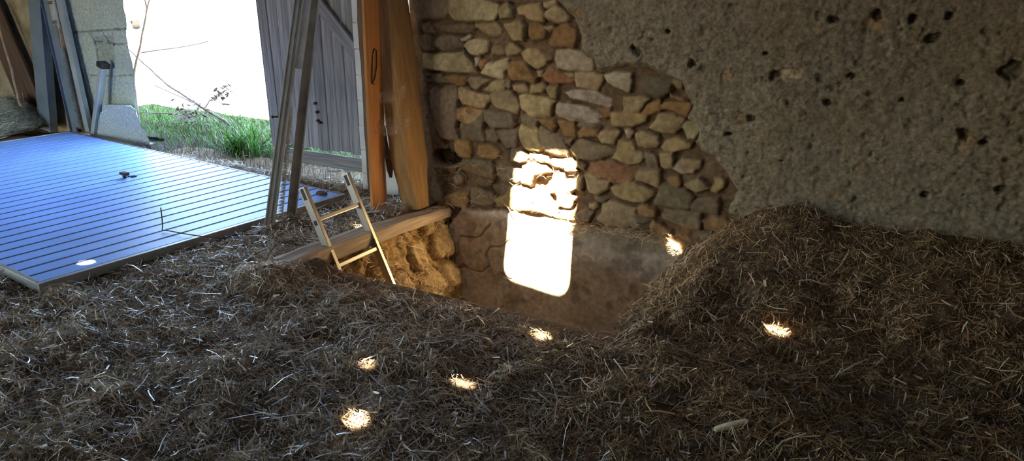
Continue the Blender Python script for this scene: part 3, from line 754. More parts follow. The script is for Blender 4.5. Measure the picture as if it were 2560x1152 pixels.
m = MB(); m.box((hx.x+.05,hx.y-.03,-.004),(hx.x+.085,hx.y+.01,.008)); m.box((hx.x+.045,hx.y+.03,-.004),(hx.x+.06,hx.y+.05,.004)); o = m.build('lock_plate', M['rust'], dp, bevel=.002); o.matrix_basis = PM

# clod on the panel, bent wire
def lump(name, loc, r, seed, mt, label, cat, sub=3, amp=.35):
    bm = bmesh.new(); bmesh.ops.create_icosphere(bm, subdivisions=sub, radius=1)
    for v in bm.verts:
        c = v.co; k = 1+amp*float(fbm(np.array([c.x*1.6+seed]),np.array([c.y*1.6+c.z*2.1]),3,seed)[0]); v.co = Vector((c.x*r[0],c.y*r[1],c.z*r[2]))*k
    me = bpy.data.meshes.new(name); bm.to_mesh(me); bm.free()
    o = link(name, me, mt); o.location = loc; return tag(o, label, cat)
lump('earth_clod', (-3.90,4.00,.083), (.045,.03,.016), 4, M['bark'], 'brown clod of earth on the right end of the blue panel', 'clod')
m = MB(); m.tube([(-4.235,2.915,.205),(-4.23,2.91,.15),(-4.20,2.885,.10),(-4.175,2.86,.078),(-4.12,2.866,.082),(-4.02,2.87,.084),(-3.92,2.876,.086),(-3.82,2.91,.078),(-3.74,2.95,.07),(-3.70,3.06,.075),(-3.64,3.11,.065)], .0038, 6)
tag(m.build('bent_wire', M['rust']), 'thin bent wire standing up on the blue panel and trailing into straw', 'wire')

# ------------------------------------------------------------------ leaning door track with spring (right side)
base = Vector((-3.71,3.31,.055)); top = Vector((-3.71,3.75,1.455)); top = base+(top-base)*1.6
tr = empty('door_track', base, 'grey steel door track with long spring leaning upright in front of the plank gate', 'door track')
def channel(p0,p1,wx,wd,t,mt,nm,parent,ref,lip=.012,flip=1):
    L_ = (Vector(p1)-Vector(p0)).length
    w2 = wx/2
    poly = [(-w2,-wd/2),(w2,-wd/2),(w2,wd/2),(w2-lip,wd/2),(w2-lip,wd/2-t),(w2-t,wd/2-t),(w2-t,-wd/2+t),(-w2+t,-wd/2+t),(-w2+t,wd/2-t),(-w2+lip,wd/2-t),(-w2+lip,wd/2),(-w2,wd/2)]
    m = MB(); m.prism(poly,0,L_); o = m.build(nm, mt, parent, bevel=.0015); o.matrix_basis = frame(p0,p1,ref); return o
view = Vector((.755,.655,0))
channel(base,top,.062,.045,.003,M['galv'],'channel',tr,view)
m = MB(); Lc = (top-base).length
m.box((-.024,-.0265,0),(-.018,-.0215,Lc)); m.box((.004,-.0265,0),(.010,-.0215,Lc)); m.box((.014,-.025,0),(.017,-.0215,Lc)); o = m.build('channel_rib', M['galv_brown'], tr, bevel=.001); o.matrix_basis = frame(base,top,view)
rb = Vector((-3.70,3.49,.055)); rt = Vector((-3.71,3.885,1.455)); rt = rb+(rt-rb)*1.6
channel(rb,rt,.058,.05,.003,M['galv_brown'],'rail',tr,view)
m = MB(); m.box((.026,-.028,0),(.032,.028,(rt-rb).length)); o = m.build('rail_edge', M['galv'], tr); o.matrix_basis = frame(rb,rt,view); o['label'] = 'bright edge strip'
# spring
sb = Vector((-3.702,3.40,.085)); stp = Vector((-3.703,3.585,.80)); Ls = (stp-sb).length; SMx = frame(sb,stp,view)
m = MB(); turns = 78; pth = [SMx @ Vector((.0165*math.cos(2*PI*k/9),.0165*math.sin(2*PI*k/9),Ls*k/(9*turns))) for k in range(9*turns+1)]
m.tube(pth,.0026,5); m.build('spring', M['spring'], tr)
m = MB(); m.tube([stp,stp+Vector((0,.003,.03)),stp+Vector((.006,.008,.055)),stp+Vector((.0,.014,.075))],.004,6); m.build('spring_hook', M['strap'], tr)
m = MB(); e = top; m.tube([stp+Vector((.0,.014,.075)),Vector((-3.71,3.78,1.45)),Vector((-3.71,4.0,2.2))],.003,5); m.build('cable', M['galv_brown'], tr)
# plate between the two profiles, feet and bolts
Mx = frame(base+(top-base)*.44,base+(top-base)*.95,view)
m = MB(); m.box((.030,-.012,0),(.075,.004,(top-base).length*.5)); o = m.build('plate', M['galv'], tr); o.matrix_basis = Mx
for f,sx in ((.64,-.055),(.305,-.055)):
    p = base+(top-base)*f; d = view
    m = MB(); m.tube([p-d*.02,p-d*.072],.006,8); m.tube([p-d*.066,p-d*.078],.009,8); m.build('bolt', M['rust'], tr)
m = MB(); m.box((-.05,-.04,0),(.05,.16,.045)); o = m.build('foot_bracket', M['galv_brown'], tr, bevel=.003); o.matrix_basis = Matrix.Translation((-3.70,3.36,.01))

# ------------------------------------------------------------------ ladder
YL, YR = 3.11, 3.484
def lad(y,z): return Vector((-3.02-.463*(z-.09),y,z))
ld = empty('ladder', lad((YL+YR)/2,-1.3), 'aluminium ladder standing in the pit against the timber beam', 'ladder')
dirv = (lad(YL,.43)-lad(YL,-1.28)).normalized(); nrm = Vector((0,1,0)).cross(dirv)   # points to the pit side
if nrm.x<0: nrm = -nrm
for y in (YL,YR):
    p0 = lad(y,-1.28); p1 = lad(y,.432); Lr = (p1-p0).length
    Mx = frame(p0,p1,nrm)                      # local X = pit side, local Y = along the rungs
    m = MB(); m.prism([(-.024,-.0135),(.024,-.0135),(.026,-.011),(.026,.011),(.024,.0135),(-.024,.0135)],0,Lr)
    r = m.build('rail', M['alu'], ld, bevel=.002); r.matrix_basis = Mx
    sgn = -1 if (Mx.to_3x3() @ Vector((0,1,0))).y>0 else 1
    m = MB(); m.box((-.012,min(sgn*.0142,sgn*.010),Lr-.075),(.014,max(sgn*.0142,sgn*.010),Lr-.006)); c = m.build('slot', M['black'], r); c.matrix_parent_inverse = Matrix.Identity(4)
    m = MB(); m.box((-.014,-.010,Lr-.02),(.014,.010,Lr+.0008)); c = m.build('open_end', M['black'], r); c.matrix_parent_inverse = Matrix.Identity(4)
    if y==YL:
        for q in (.205,):
            m = MB(); m.box((-.012,min(sgn*.0142,sgn*.010),Lr-q-.03),(.014,max(sgn*.0142,sgn*.010),Lr-q)); c = m.build('slot', M['black'], r); c.matrix_parent_inverse = Matrix.Identity(4)
for k in range(6):
    z = .246-.268*k
    p0 = lad(YL+.01,z); p1 = lad(YR-.01,z); Mx = frame(p0,p1,nrm)
    m = MB(); m.prism([(-.016,-.013),(.016,-.013),(.018,-.009),(.018,.009),(.016,.013),(-.016,.013)],0,(p1-p0).length)
    o = m.build('rung', M['alu'], ld, bevel=.002); o.matrix_basis = Mx

# ------------------------------------------------------------------ left jamb: rendered pier, slab, steel, strut
def pier():
    rag = [(1.9,-6.99),(1.383,-6.985),(1.236,-6.985),(1.067,-7.01),(.914,-7.017),(.8,-6.997),(.664,-7.0),(.55,-7.02),(.385,-7.035),(.099,-7.06),(-.1,-7.07)]
    rz = [r[0] for r in rag][::-1]; rx = [r[1] for r in rag][::-1]
    nx,nz = 110,230; zs = np.linspace(-.05,2.35,nz)
    edge = np.interp(zs,rz,rx)+.014*fbm(zs*9,zs*0+1,3,101)
    u = np.linspace(0,1,nx)[:,None]
    X = -7.96+(edge[None,:]+7.96)*u; Z = zs[None,:]+0*u
    H = .004*fbm(X*12,Z*12,3,102)+.005*fbm(X*45,Z*45,3,103)
    COL = np.array([.43,.49,.41])*(1+.12*fbm(X*4,Z*4,4,104)[...,None])*(1+.12*fbm(X*40,Z*40,2,105)[...,None])
    lines = [[(-7.96,1.04),(-7.84,1.058),(-7.431,1.091),(-7.0,1.116)],[(-7.561,1.048),(-7.547,.911),(-7.553,.752)],[(-7.62,1.06),(-7.56,.99),(-7.56,.9)],[(-7.241,1.07),(-7.255,.963),(-7.303,.734)],[(-7.56,.98),(-7.25,.963),(-7.03,.975)],[(-7.40,1.07),(-7.36,.99),(-7.33,.93)],[(-7.45,.64),(-7.359,.643),(-7.033,.675)],[(-7.96,.62),(-7.45,.64)],[(-7.96,1.5),(-7.0,1.52)]]
    for li,ln in enumerate(lines):
        for (a,b),(c,d) in zip(ln,ln[1:]):
            ex_,ez_ = c-a,d-b; t = np.clip(((X-a)*ex_+(Z-b)*ez_)/(ex_*ex_+ez_*ez_),0,1)
            dd = np.hypot(X-a-t*ex_,Z-b-t*ez_)+.006*fbm(X*25,Z*25,2,110)
            wdt = .007 if li in (0,1,3,5) else .004
            k = sst(wdt*1.6,wdt*.4,dd); H -= .014*k; COL *= (1-.55*k[...,None])
    rec = ((X>-7.55)&(X<-7.27)&(Z<1.06)&(Z>.70)); rr = sst(0,.02,poly_sd(X,Z,[(-7.55,.70),(-7.30,.72),(-7.255,1.05),(-7.54,1.04)]))
    H -= .018*rr; COL = COL*(1-.25*rr[...,None])
    V = np.stack([X,4.75-H,Z],-1).reshape(-1,3)
    # broken side face running back
    nb = 14; side = []
    for k in range(1,nb):
        q = k/(nb-1); side.append(np.stack([edge+.012*fbm(zs*8+k,zs*0+k*.7,3,120)*min(1,q*4)-.36*q, 4.75+.20*q+0*zs, zs],-1))
    V2 = np.concatenate([V]+side)
    F = [grid_faces(nx,nz)]
    prev = (nx-1)*nz+np.arange(nz); b = nx*nz
    for k in range(nb-1):
        cur = b+k*nz+np.arange(nz); F.append(np.stack([prev[:-1],cur[:-1],cur[1:],prev[1:]],-1)); prev = cur
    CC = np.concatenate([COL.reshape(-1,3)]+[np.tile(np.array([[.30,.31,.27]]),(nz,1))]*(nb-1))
    o = link('wall_doorway', array_mesh('wall_doorway',V2,np.concatenate(F),CC), M['render'])
    tag(o, 'grey-green cracked block pier with a broken edge left of the doorway', 'wall', kind='structure')
    m = MB(); m.box((-10.4,4.84,-.1),(-7.55,4.97,2.4)); c = m.build('masonry', M['wallcoarse'], o); tag(c, kind='structure')
    m = MB(); m.box((-10.4,4.80,-.1),(-7.945,4.96,2.4)); c = m.build('old_plaster', M['oldplaster'], o); tag(c, 'yellowed dirty plaster', kind='structure')
M['oldplaster'] = mat('old_plaster', (.42,.36,.24), .95, noise=(4,.45,1.25), bump=.01, bscale=14, spec=.1)
pier()
def slab():
    P = [(-7.665,-.02),(-7.585,.12),(-7.565,.17),(-7.50,.23),(-7.475,.28),(-7.435,.302),(-7.435,.368),(-7.2,.380),(-6.965,.386),(-6.93,.37),(-6.90,.36),(-6.865,.30),(-6.83,.26),(-6.815,.20),(-6.765,.16),(-6.72,.10),(-6.69,.03),(-6.68,-.02)]
    m = MB(); nP = len(P)
    bm = bmesh.new(); f = bm.faces.new([bm.verts.new((x*.987-.0938,0,z)) for x,z in P])
    r = bmesh.ops.extrude_face_region(bm, geom=[f]); 
    for v in r['geom']:
        if isinstance(v,bmesh.types.BMVert): v.co.y += .10; v.co.x = -7.3+(v.co.x+7.3)*.62-.02
    bmesh.ops.recalc_face_normals(bm, faces=bm.faces)
    bmesh.ops.triangulate(bm, faces=bm.faces)
    for _ in range(5):
        es = [e for e in bm.edges if e.calc_length()>.03]
        if es: bmesh.ops.subdivide_edges(bm, edges=es, cuts=1); bmesh.ops.triangulate(bm, faces=bm.faces)
    for v in bm.verts:
        c = v.co; k = float(fbm(np.array([c.x*25.]),np.array([c.z*25+c.y*31]),3,130)[0]); v.co += Vector((.25*k,k,.25*k))*.008
    me = bpy.data.meshes.new('concrete_slab'); bm.to_mesh(me); bm.free()
    o = link('concrete_slab', me, M['concrete'], None, False); o.matrix_basis = Matrix.Translation((0,4.60,0)) @ Matrix.Rotation(math.radians(-6),4,'X')
    tag(o, 'broken grey-blue concrete slab leaning against the cracked pier', 'slab')
slab()
# square tube with a ribbed cap
t0 = Vector((-7.60,4.60,.02)); t1 = Vector((-7.355,4.665,.735))
tb = empty('metal_tube', t0, 'square metal tube with ribbed black cap leaning on the cracked pier', 'tube')
m = MB(); m.box((-.03,-.03,0),(.03,.03,(t1-t0).length)); o = m.build('shaft', M['grey_steel'], tb, bevel=.006); o.matrix_basis = frame(t0,t1,(1,0,0))
m = MB(); m.box((-.043,-.043,0),(.043,.043,.022)); 
for k in range(5): m.box((-.043+k*.0185,-.046,.02),(-.043+k*.0185+.012,.046,.055))
m.box((-.04,-.04,.02),(.04,.04,.05))
o = m.build('cap', M['black'], tb, bevel=.002); o.matrix_basis = frame(t1,t1+(t1-t0).normalized(),(1,0,0))
# wide sheet-steel profile
a0 = Vector((-8.51,4.655,.0)); a1 = Vector((-8.325,4.70,1.37)); a1 = a0+(a1-a0)*1.12
sp = channel(a0,a1,.215,.085,.004,M['blue_steel'],'steel_profile',None,(1,0,0),lip=.03); tag(sp,'wide blue-grey folded steel profile leaning on the left wall','profile')
# matching door track on the left
b0 = Vector((-7.89,4.66,.02)); b1 = Vector((-8.03,4.685,1.37)); b1 = b0+(b1-b0)*1.22
t2 = empty('door_track', b0, 'blue-grey steel door track with roller bracket standing against the cracked pier', 'door track')
off = Vector((.86,.5,0)).normalized()
m = MB(); Lb = (b1-b0).length
m.box((-.175,-.006,0),(-.05,.0,Lb)); m.box((-.175,-.03,0),(-.169,.0,Lb)); o = m.build('back_plate', M['blue_steel'], t2, bevel=.001); o.matrix_basis = frame(b0,b1,(1,0,0))
m = MB(); m.prism([(.10,-.03),(.175,-.03),(.175,.02),(.168,.02),(.168,-.02),(.155,-.02),(.155,-.026),(.135,-.026),(.135,-.02),(.10,-.02)],0,Lb); o = m.build('rail', M['grey_steel'], t2, bevel=.001); o.matrix_basis = frame(b0,b1,(1,0,0)); o['label'] = 'pale ribbed outer rail'
m = MB(); m.box((-.05,-.004,0),(.10,.006,Lb)); o = m.build('web_plate', M['galv_brown'], t2); o.matrix_basis = frame(b0,b1,(1,0,0))
Mx = frame(b0,b1,(1,0,0))
m = MB(); pth = [Mx @ Vector((.035+.018*math.cos(2*PI*k/8),-.035+.018*math.sin(2*PI*k/8),.05+.83*k/(8*70))) for k in range(8*70+1)]; m.tube(pth,.0035,5); m.build('spring', M['grey_steel'], t2)
m = MB(); m.tube([Mx @ Vector(p) for p in ((.035,-.035,.88),(.03,-.035,.95),(.04,-.03,1.0),(.02,-.03,1.6))],.004,6); m.build('spring_hook', M['galv'], t2)
m = MB(); m.box((-.005,-.05,1.12),(.055,-.01,1.52)); m.box((.06,-.055,1.08),(.085,-.02,1.6)); o = m.build('roller_bracket', M['galv'], t2, bevel=.003); o.matrix_basis = Mx
for z_ in (1.14,1.33,1.48):
    m = MB(); m.tube([Mx @ Vector((.01,-.055,z_)),Mx @ Vector((.075,-.055,z_))],.016,10); m.build('roller', M['galv_brown'], t2)
m = MB(); m.box((-.02,-.05,.02),(.02,-.02,.07)); o = m.build('foot', M['rust'], t2); o.matrix_basis = Mx
# diagonal strut and stick
s0 = Vector((-8.62,4.722,.02)); s1 = Vector((-9.24,4.722,1.45)); s1 = s0+(s1-s0)*1.3
st_ = put('wooden_brace', timber_mesh((s1-s0).length,.16,.035,21,rough=.003), M['dark_wood'], frame(s0,s1,(1,0,0))); tag(st_,'dark brown diagonal wooden brace leaning on the left wall','brace')
s0 = Vector((-8.98,4.768,.02)); s1 = Vector((-9.55,4.772,1.5)); st2 = put('wooden_board', timber_mesh((s1-s0).length,.30,.028,23,rough=.003), M['dark_wood'], frame(s0,s1,(1,0,0))); tag(st2,'wide dark board leaning behind the stick at the far left','board')
m = MB(); m.tube([(-9.05,4.60,1.35),(-8.93,4.58,1.13),(-8.84,4.55,.88),(-8.755,4.53,.66),(-8.70,4.50,.50),(-8.64,4.48,.36),(-8.60,4.46,.305),(-8.55,4.45,.285)],[.014,.015,.015,.016,.015,.017,.016,.012],8)
tag(m.build('stick', M['beam_wood']),'bent pale stick leaning over the hay at the far left','stick')

# ------------------------------------------------------------------ yard things
cr = Vector((-22.7,15.6,0)); hd = Vector((-.83,.555,0)).normalized(); rt_ = Vector((hd.y,-hd.x,0))
def car():
    c0 = cr-rt_*.64+hd*.55          # right rear wheel near cr
    Mx = Matrix((hd,-rt_,Vector((0,0,1)))).transposed().to_4x4(); Mx.translation = c0
    root = empty('car', c0+hd*1.6, 'pale car parked in the bright yard, half hidden by the cracked pier', 'car')
    # side profile: x forward from the rear axle, z up
    low = [(-.72,.34),(-.74,.55),(-.70,.78),(-.62,.98),(-.50,1.02),(.2,1.03),(1.6,1.0),(2.7,.92),(3.25,.80),(3.38,.55),(3.34,.30),(2.95,.26),(.4,.25),(-.6,.28)]
    top_ = [(-.60,.97),(-.42,1.22),(-.22,1.42),(.4,1.50),(1.2,1.47),(1.75,1.26),(2.15,1.0)]
    def loft(prof, wfun, nm, mt, par):
        n = len(prof); ys = [-1,-.97,-.85,0,.85,.97,1]; vs = []
        cx = sum(p[0] for p in prof)/n; cz = sum(p[1] for p in prof)/n
        for y in ys:
            k = {1:.90,.97:.97}.get(abs(y),1)
            vs += [(cx+(x-cx)*k, y*wfun(z), cz+(z-cz)*k) for x,z in prof]
        fs = [tuple(range(n)), tuple((len(ys)-1)*n+k for k in range(n-1,-1,-1))]
        for i in range(len(ys)-1):
            for k in range(n): fs.append((i*n+(k+1)%n,i*n+k,(i+1)*n+k,(i+1)*n+(k+1)%n))
        b = MB(); b.add(vs,fs,None,True); o = b.build(nm, mt, par); o.matrix_basis = Mx
        bm = bmesh.new(); bm.from_mesh(o.data); bmesh.ops.recalc_face_normals(bm, faces=bm.faces); bm.to_mesh(o.data); bm.free(); return o
    body = loft(low, lambda z:.86, 'body', M['car_paint'], root)
    loft(top_+[(1.9,.98),(-.5,.98)], lambda z:.84-.28*max(0,z-.95), 'roof', M['car_paint'], root)
    m = MB(); m.box((-.705,-.60,1.05),(-.30,.60,1.36)); o = m.build('rear_window', M['glass'], root, bevel=.04); o.matrix_basis = Mx @ Matrix.Translation((.06,0,0)) @ Matrix.Translation((-.5,0,1.2)) @ Matrix.Rotation(-.0,4,'Y') @ Matrix.Translation((.5,0,-1.2))
    for sy in (-1,1):
        m = MB(); m.box((-.76,sy*.66-.13,.80),(-.62,sy*.66+.13,1.0)); o = m.build('tail_light', M['tail_red'], root, bevel=.02); o.matrix_basis = Mx
    m = MB(); m.box((-.80,-.84,.33),(-.60,.84,.60)); o = m.build('bumper', M['car_paint'], root, bevel=.05); o.matrix_basis = Mx
    m = MB(); m.box((-.81,-.83,.40),(-.70,.83,.46)); o = m.build('bumper_strip', M['car_trim'], root, bevel=.01); o.matrix_basis = Mx
    for x in (-.30,2.45):
        for sy in (-1,1):
            b = MB(); pf = [(.17,-.105),(.29,-.11),(.315,-.07),(.32,0),(.315,.07),(.29,.11),(.17,.105)]; n = 28; vs = []; fs = []
            for k in range(n):
                a = 2*PI*k/n; vs += [(x+r*math.sin(a), sy*.76+y, .32+r*math.cos(a)) for r,y in pf]
            for k in range(n):
                for j in range(6): fs.append((k*7+j,((k+1)%n)*7+j,((k+1)%n)*7+j+1,k*7+j+1))
            b.add(vs,fs,None,True); wh = b.build('wheel', M['tyre'], root); wh.matrix_basis = Mx
            b = MB(); b.tube([(x,sy*.76-.09,.32),(x,sy*.76+.09,.32)],.175,20); h = b.build('hub', M['galv'], wh); h.matrix_parent_inverse = Matrix.Identity(4)
car()
p = [(-15.75,10.9),(-16.0,11.4),(-16.17,12.06),(-16.6,13.0),(-17.0,13.7),(-17.35,14.4)]  # black tapering tube added to make a dark line on the ground
m = MB(); m.tube([(x,y,.02) for x,y in p],[.05,.08,.10,.09,.05,.02],8); tag(m.build('dark_strip', M['black']),'thin dark strip added across the bright yard','branch')
def stems(name, paths, mt, label, cat, leaves=None):
    root = empty(name, paths[0][0][0], label, cat)
    for pth,r in paths:
        q = []
        for a,b in zip(pth,pth[1:]):
            a,b = Vector(a),Vector(b)
            for k in range(4): q.append(a.lerp(b,k/4)+Vector((random.uniform(-1,1),random.uniform(-1,1),random.uniform(-1,1)))*.004)
        q.append(Vector(pth[-1])); n = len(q)
        b = MB(); b.tube(q,[r*(1-.5*i/(n-1)) for i in range(n)],6); b.build('stem', mt, root)
    if leaves:
        b = MB()
        for c,s in leaves:
            c = Vector(c); u = Vector((random.uniform(-1,1),random.uniform(-1,1),random.uniform(-.6,.6))).normalized(); v = u.cross(Vector((random.uniform(-1,1),random.uniform(-1,1),1))).normalized(); nn = u.cross(v)*s*.12
            b.add([c-u*s,c-v*s*.45+nn,c+u*s,c+v*s*.45+nn,c-nn*.6],[(0,1,4),(1,2,4),(2,3,4),(3,0,4)])
        b.build('leaves', M['leaf'], root)
def cl(c, n, r, s): return [((c[0]+random.gauss(0,r),c[1]+random.gauss(0,r),c[2]+random.gauss(0,r)),s*random.uniform(.6,1.2)) for _ in range(n)]
stems('bramble', [([(-6.685,5.563,0.085),(-6.872,5.582,0.151),(-7.069,5.610,0.183),(-7.310,5.610,0.282),(-7.685,5.610,0.431),(-8.054,5.610,0.651),(-8.293,5.610,0.796),(-8.696,5.704,0.908)],.017),
   ([(-6.825,5.563,0.132),(-7.106,5.517,0.272),(-7.480,5.517,0.356),(-7.807,5.517,0.441),(-8.041,5.563,0.543)],.008),([(-7.125,5.610,0.198),(-6.966,5.563,0.310),(-6.779,5.563,0.413),(-6.638,5.563,0.459),(-6.498,5.563,0.385),(-6.405,5.563,0.310)],.007),
   ([(-7.246,5.610,0.254),(-7.340,5.563,0.431),(-7.461,5.563,0.525),(-7.499,5.563,0.590)],.005),([(-7.013,5.423,0.123),(-7.293,5.423,0.198),(-7.667,5.423,0.235),(-7.948,5.376,0.254)],.005),([(-7.106,5.423,0.104),(-7.387,5.423,0.160),(-7.854,5.423,0.132),(-8.134,5.423,0.104)],.008)], M['twig'],
   'arching bare bramble stems rising left over the bright yard', 'bramble', cl((-6.751,5.563,0.385),33,.045,0.043)+cl((-6.685,5.563,0.459),13,.03,0.041)+cl((-7.218,5.470,0.151),78,.07,0.041)+cl((-7.013,5.470,0.141),45,.10,0.035)+cl((-6.452,5.563,0.104),18,.06,0.027))
stems('sapling', [([(-7.86,5.299,-0.02),(-7.843,5.299,0.374),(-7.820,5.299,0.555),(-7.721,5.299,0.737),(-7.608,5.299,0.911),(-7.517,5.299,1.093),(-7.419,5.299,1.267),(-7.343,5.299,1.403),(-7.267,5.299,1.600)],.017),([(-7.419,5.299,1.267),(-7.434,5.299,1.373),(-7.403,5.299,1.524)],.012)], M['twig'], 'bare upright sapling stem beside the cracked pier edge', 'sapling')
stems('thin_twig', [([(-7.93,5.3,-.02),(-7.89,5.3,.4),(-7.95,5.3,.8),(-7.91,5.3,1.2),(-7.93,5.3,1.6)],.010)], M['twig'], 'thin bare twig right against the pier edge, left of the sapling', 'twig')
stems('dry_stalk', [([(-6.62,4.72,-.01),(-6.63,4.72,.1),(-6.62,4.72,.2),(-6.64,4.72,.26)],.006)], M['twig'], 'dry upright stalk in front of the concrete slab', 'stalk')

# ------------------------------------------------------------------ small things on the straw
def cob():
    h0 = float(terrain(np.array([-.53]),np.array([2.42]))[0])+.024; h1 = float(terrain(np.array([-.44]),np.array([2.47]))[0])+.024; a = Vector((-.54,2.405,h0)); b = Vector((-.435,2.475,h1)); Mx = frame(a,b,(0,0,1)); L_ = (b-a).length
    n,mm_ = 60,24; vs = []; fs = []
    for i in range(n):
        t = i/(n-1); r = .0125*(1-.25*abs(t-.45)**2*4)*min(1,(t+.02)*14)*min(1,(1.02-t)*14)
        for k in range(mm_):
            g_ = 1+.10*math.sin(t*34*PI*.5)*math.sin(k*2*PI/mm_*6+.8*(int(t*17)%2)); an = 2*PI*k/mm_; vs.append((r*g_*math.cos(an),r*g_*math.sin(an),L_*t+.0))
    for i in range(n-1):
        for k in range(mm_): fs.append((i*mm_+k,i*mm_+(k+1)%mm_,(i+1)*mm_+(k+1)%mm_,(i+1)*mm_+k))
    fs += [tuple(range(mm_-1,-1,-1)),tuple((n-1)*mm_+k for k in range(mm_))]
    b_ = MB(); b_.add(vs,fs,None,True); o = b_.build('corn_cob', M['cob']); o.matrix_basis = Mx; tag(o,'pale yellow bare corn cob lying on straw in the right foreground','corn cob')

# ------------------------------------------------------------------ straw
HW = [(-1.26,.0),(-1.17,.035),(-1.086,.115),(-.954,.245),(-.801,.33),(-.628,.365),(-.498,.35),(-.307,.31),(-.108,.31),(.039,.34),(.207,.325),(.45,.335),(1.2,.34),(3.2,.3)]
def terrain(x, y):
    x = np.asarray(x,float); y = np.asarray(y,float)
    d = np.clip(4.4-y,0,5)
    hw = np.interp(x,[a for a,_ in HW],[b for _,b in HW])
    reach = 1.25+.35*fbm(x*1.3,y*.0+3,2,201)
    f = np.clip(1-d/reach,0,1); f = f*f*(3-2*f)*.55+np.clip(1-d/(reach*1.05),0,1)*.45
    heap = hw*f*np.where(x>-1.28,1,0)
    b1 = fbm(x*2.1,y*2.6,3,202); b2 = fbm(x*6.5,y*7.5,3,203)
    amp = 1.0
    lit = .030+.040*b1+.066*np.clip(b2,-.4,1)*(.6+.6*fbm(x*1.1,y*1.1,2,204))+.016*fbm(x*19,y*19,3,205)
    lit = np.clip(lit,.006,.14)
    # thin near the pit edges and on the boards beside the front edge
    near = np.maximum(np.maximum(PX0-x, x-PX1), np.maximum(PY0-y, y-PY1))
    thin = sst(.0,.42,near)
    thin2 = np.where(y>PY0-.02, sst(0,.30,near), thin)
    z = lit*(.14+.86*thin2)+heap
    # ground beside the beam, under the posts and the panel
    side = x<PX0-.11
    strip_ = sst(PX0-.1,PX0-.16,x)*sst(2.3,2.7,y)
    zs = .030+.018*b1+.02*np.clip(b2,0,1)+.010*fbm(x*19,y*19,3,206)+.045*np.exp(-(((x+3.66)/.16)**2+((y-3.40)/.20)**2))
    zs = np.where(y>3.9, zs*.8+.01, zs)
    z = z*(1-strip_)+zs*strip_
    mound = .085*np.exp(-((x-(PX0+.06))/.12)**2)*sst(2.35,2.65,y)*sst(3.05,2.95,y)*np.where(x>PX0+.0,1,0)+.075*np.exp(-((x-PX0+.06)/.16)**2-((y-2.62)/.11)**2); z = z+mound
    # low under the panel
    q = PINV(x,y); inside = np.minimum(np.minimum(q[0],2.142-q[0]),np.minimum(q[1],4.12-q[1]))
    pan = sst(-.16,.0,inside); z = z*(1-pan)+np.minimum(z,.010)*pan
    out = sst(4.40,4.6,y); z = z*(1-out)+(-.005+.012*b2)*out
    return z
def PINV(x,y):
    dx = x-P1.x; dy = y-P1.y
    return dx*ex.x+dy*ex.y, dx*ey.x+dy*ey.y
def in_pit(x,y,pad=0): return (x>PX0-.125-pad)&(x<PX1+pad)&(y>PY0-pad)&(y<4.45)

def ribbons(P, az, tilt, L, W, bend, col, roll, n=3):
    """N curved flat stalks; returns vertices, quads, colours"""
    N = len(P)
    d = np.stack([np.cos(az)*np.cos(tilt),np.sin(az)*np.cos(tilt),np.sin(tilt)],-1)
    s0 = np.stack([-np.sin(az),np.cos(az),np.zeros(N)],-1); up = np.cross(d,s0)
    s = s0*np.cos(roll)[:,None]+up*np.sin(roll)[:,None]; nn = np.cross(d,s)
    V = np.zeros((N,n,2,3)); 
    for k in range(n):
        t = k/(n-1); c = P+d*((t-.5)*L)[:,None]+(s*bend[:,0:1]+up*bend[:,1:2])*(4*t*(1-t)*L)[:,None]
        wk = W*(1 if k<n-1 else .6)
        V[:,k,0] = c-s*wk[:,None]*.5; V[:,k,1] = c+s*wk[:,None]*.5
    base = (np.arange(N)*n*2)[:,None]
    F = np.concatenate([np.stack([base[:,0]+2*k,base[:,0]+2*k+1,base[:,0]+2*k+3,base[:,0]+2*k+2],-1) for k in range(n-1)])
    Cc = np.repeat(col,n*2,axis=0)
    return V.reshape(-1,3), F, Cc

SC = np.array([(.70,.60,.40),(.62,.47,.25),(.47,.31,.14),(.34,.20,.085),(.22,.13,.06),(.78,.72,.58),(.56,.49,.34)])
def straw_cols(N, wts):
    i = RNG.choice(len(SC), N, p=np.array(wts)/sum(wts)); return SC[i]*RNG.uniform(.75,1.2,(N,1))*RNG.normal(1,.04,(N,3))

def stalks_on(x, y, zf, Lm, Ls, W, wts, lift=.012, tilt=.28):
    N = len(x); z = zf(x,y)
    e = .03; gx = (zf(x+e,y)-zf(x-e,y))/(2*e); gy = (zf(x,y+e)-zf(x,y-e))/(2*e)
    az = RNG.uniform(0,2*PI,N) ; slope = np.arctan(gx*np.cos(az)+gy*np.sin(az))
    L = np.clip(np.exp(RNG.normal(np.log(Lm),Ls,N)),.012,.19)
    tl = slope+RNG.normal(0,tilt,N)*np.clip(.07/L,.3,1.4)
    lf = np.abs(RNG.normal(0,lift,N))+np.abs(np.sin(tl-slope))*L*.35
    P = np.stack([x,y,z+lf],-1)
    bend = RNG.normal(0,.05,(N,2))
    g = np.clip((x+1.9)/1.4+RNG.normal(0,.25,N),0,1)[:,None]        # cool-to-warm light painted into stalk colours, from the left to the heap
    return ribbons(P,az,tl,L,W*np.exp(RNG.normal(0,.35,N)),bend,straw_cols(N,wts)*(np.array([[.99,1.0,1.08]])*(1-g)+np.array([[.92,.83,.68]])*g),RNG.normal(0,.7,N))

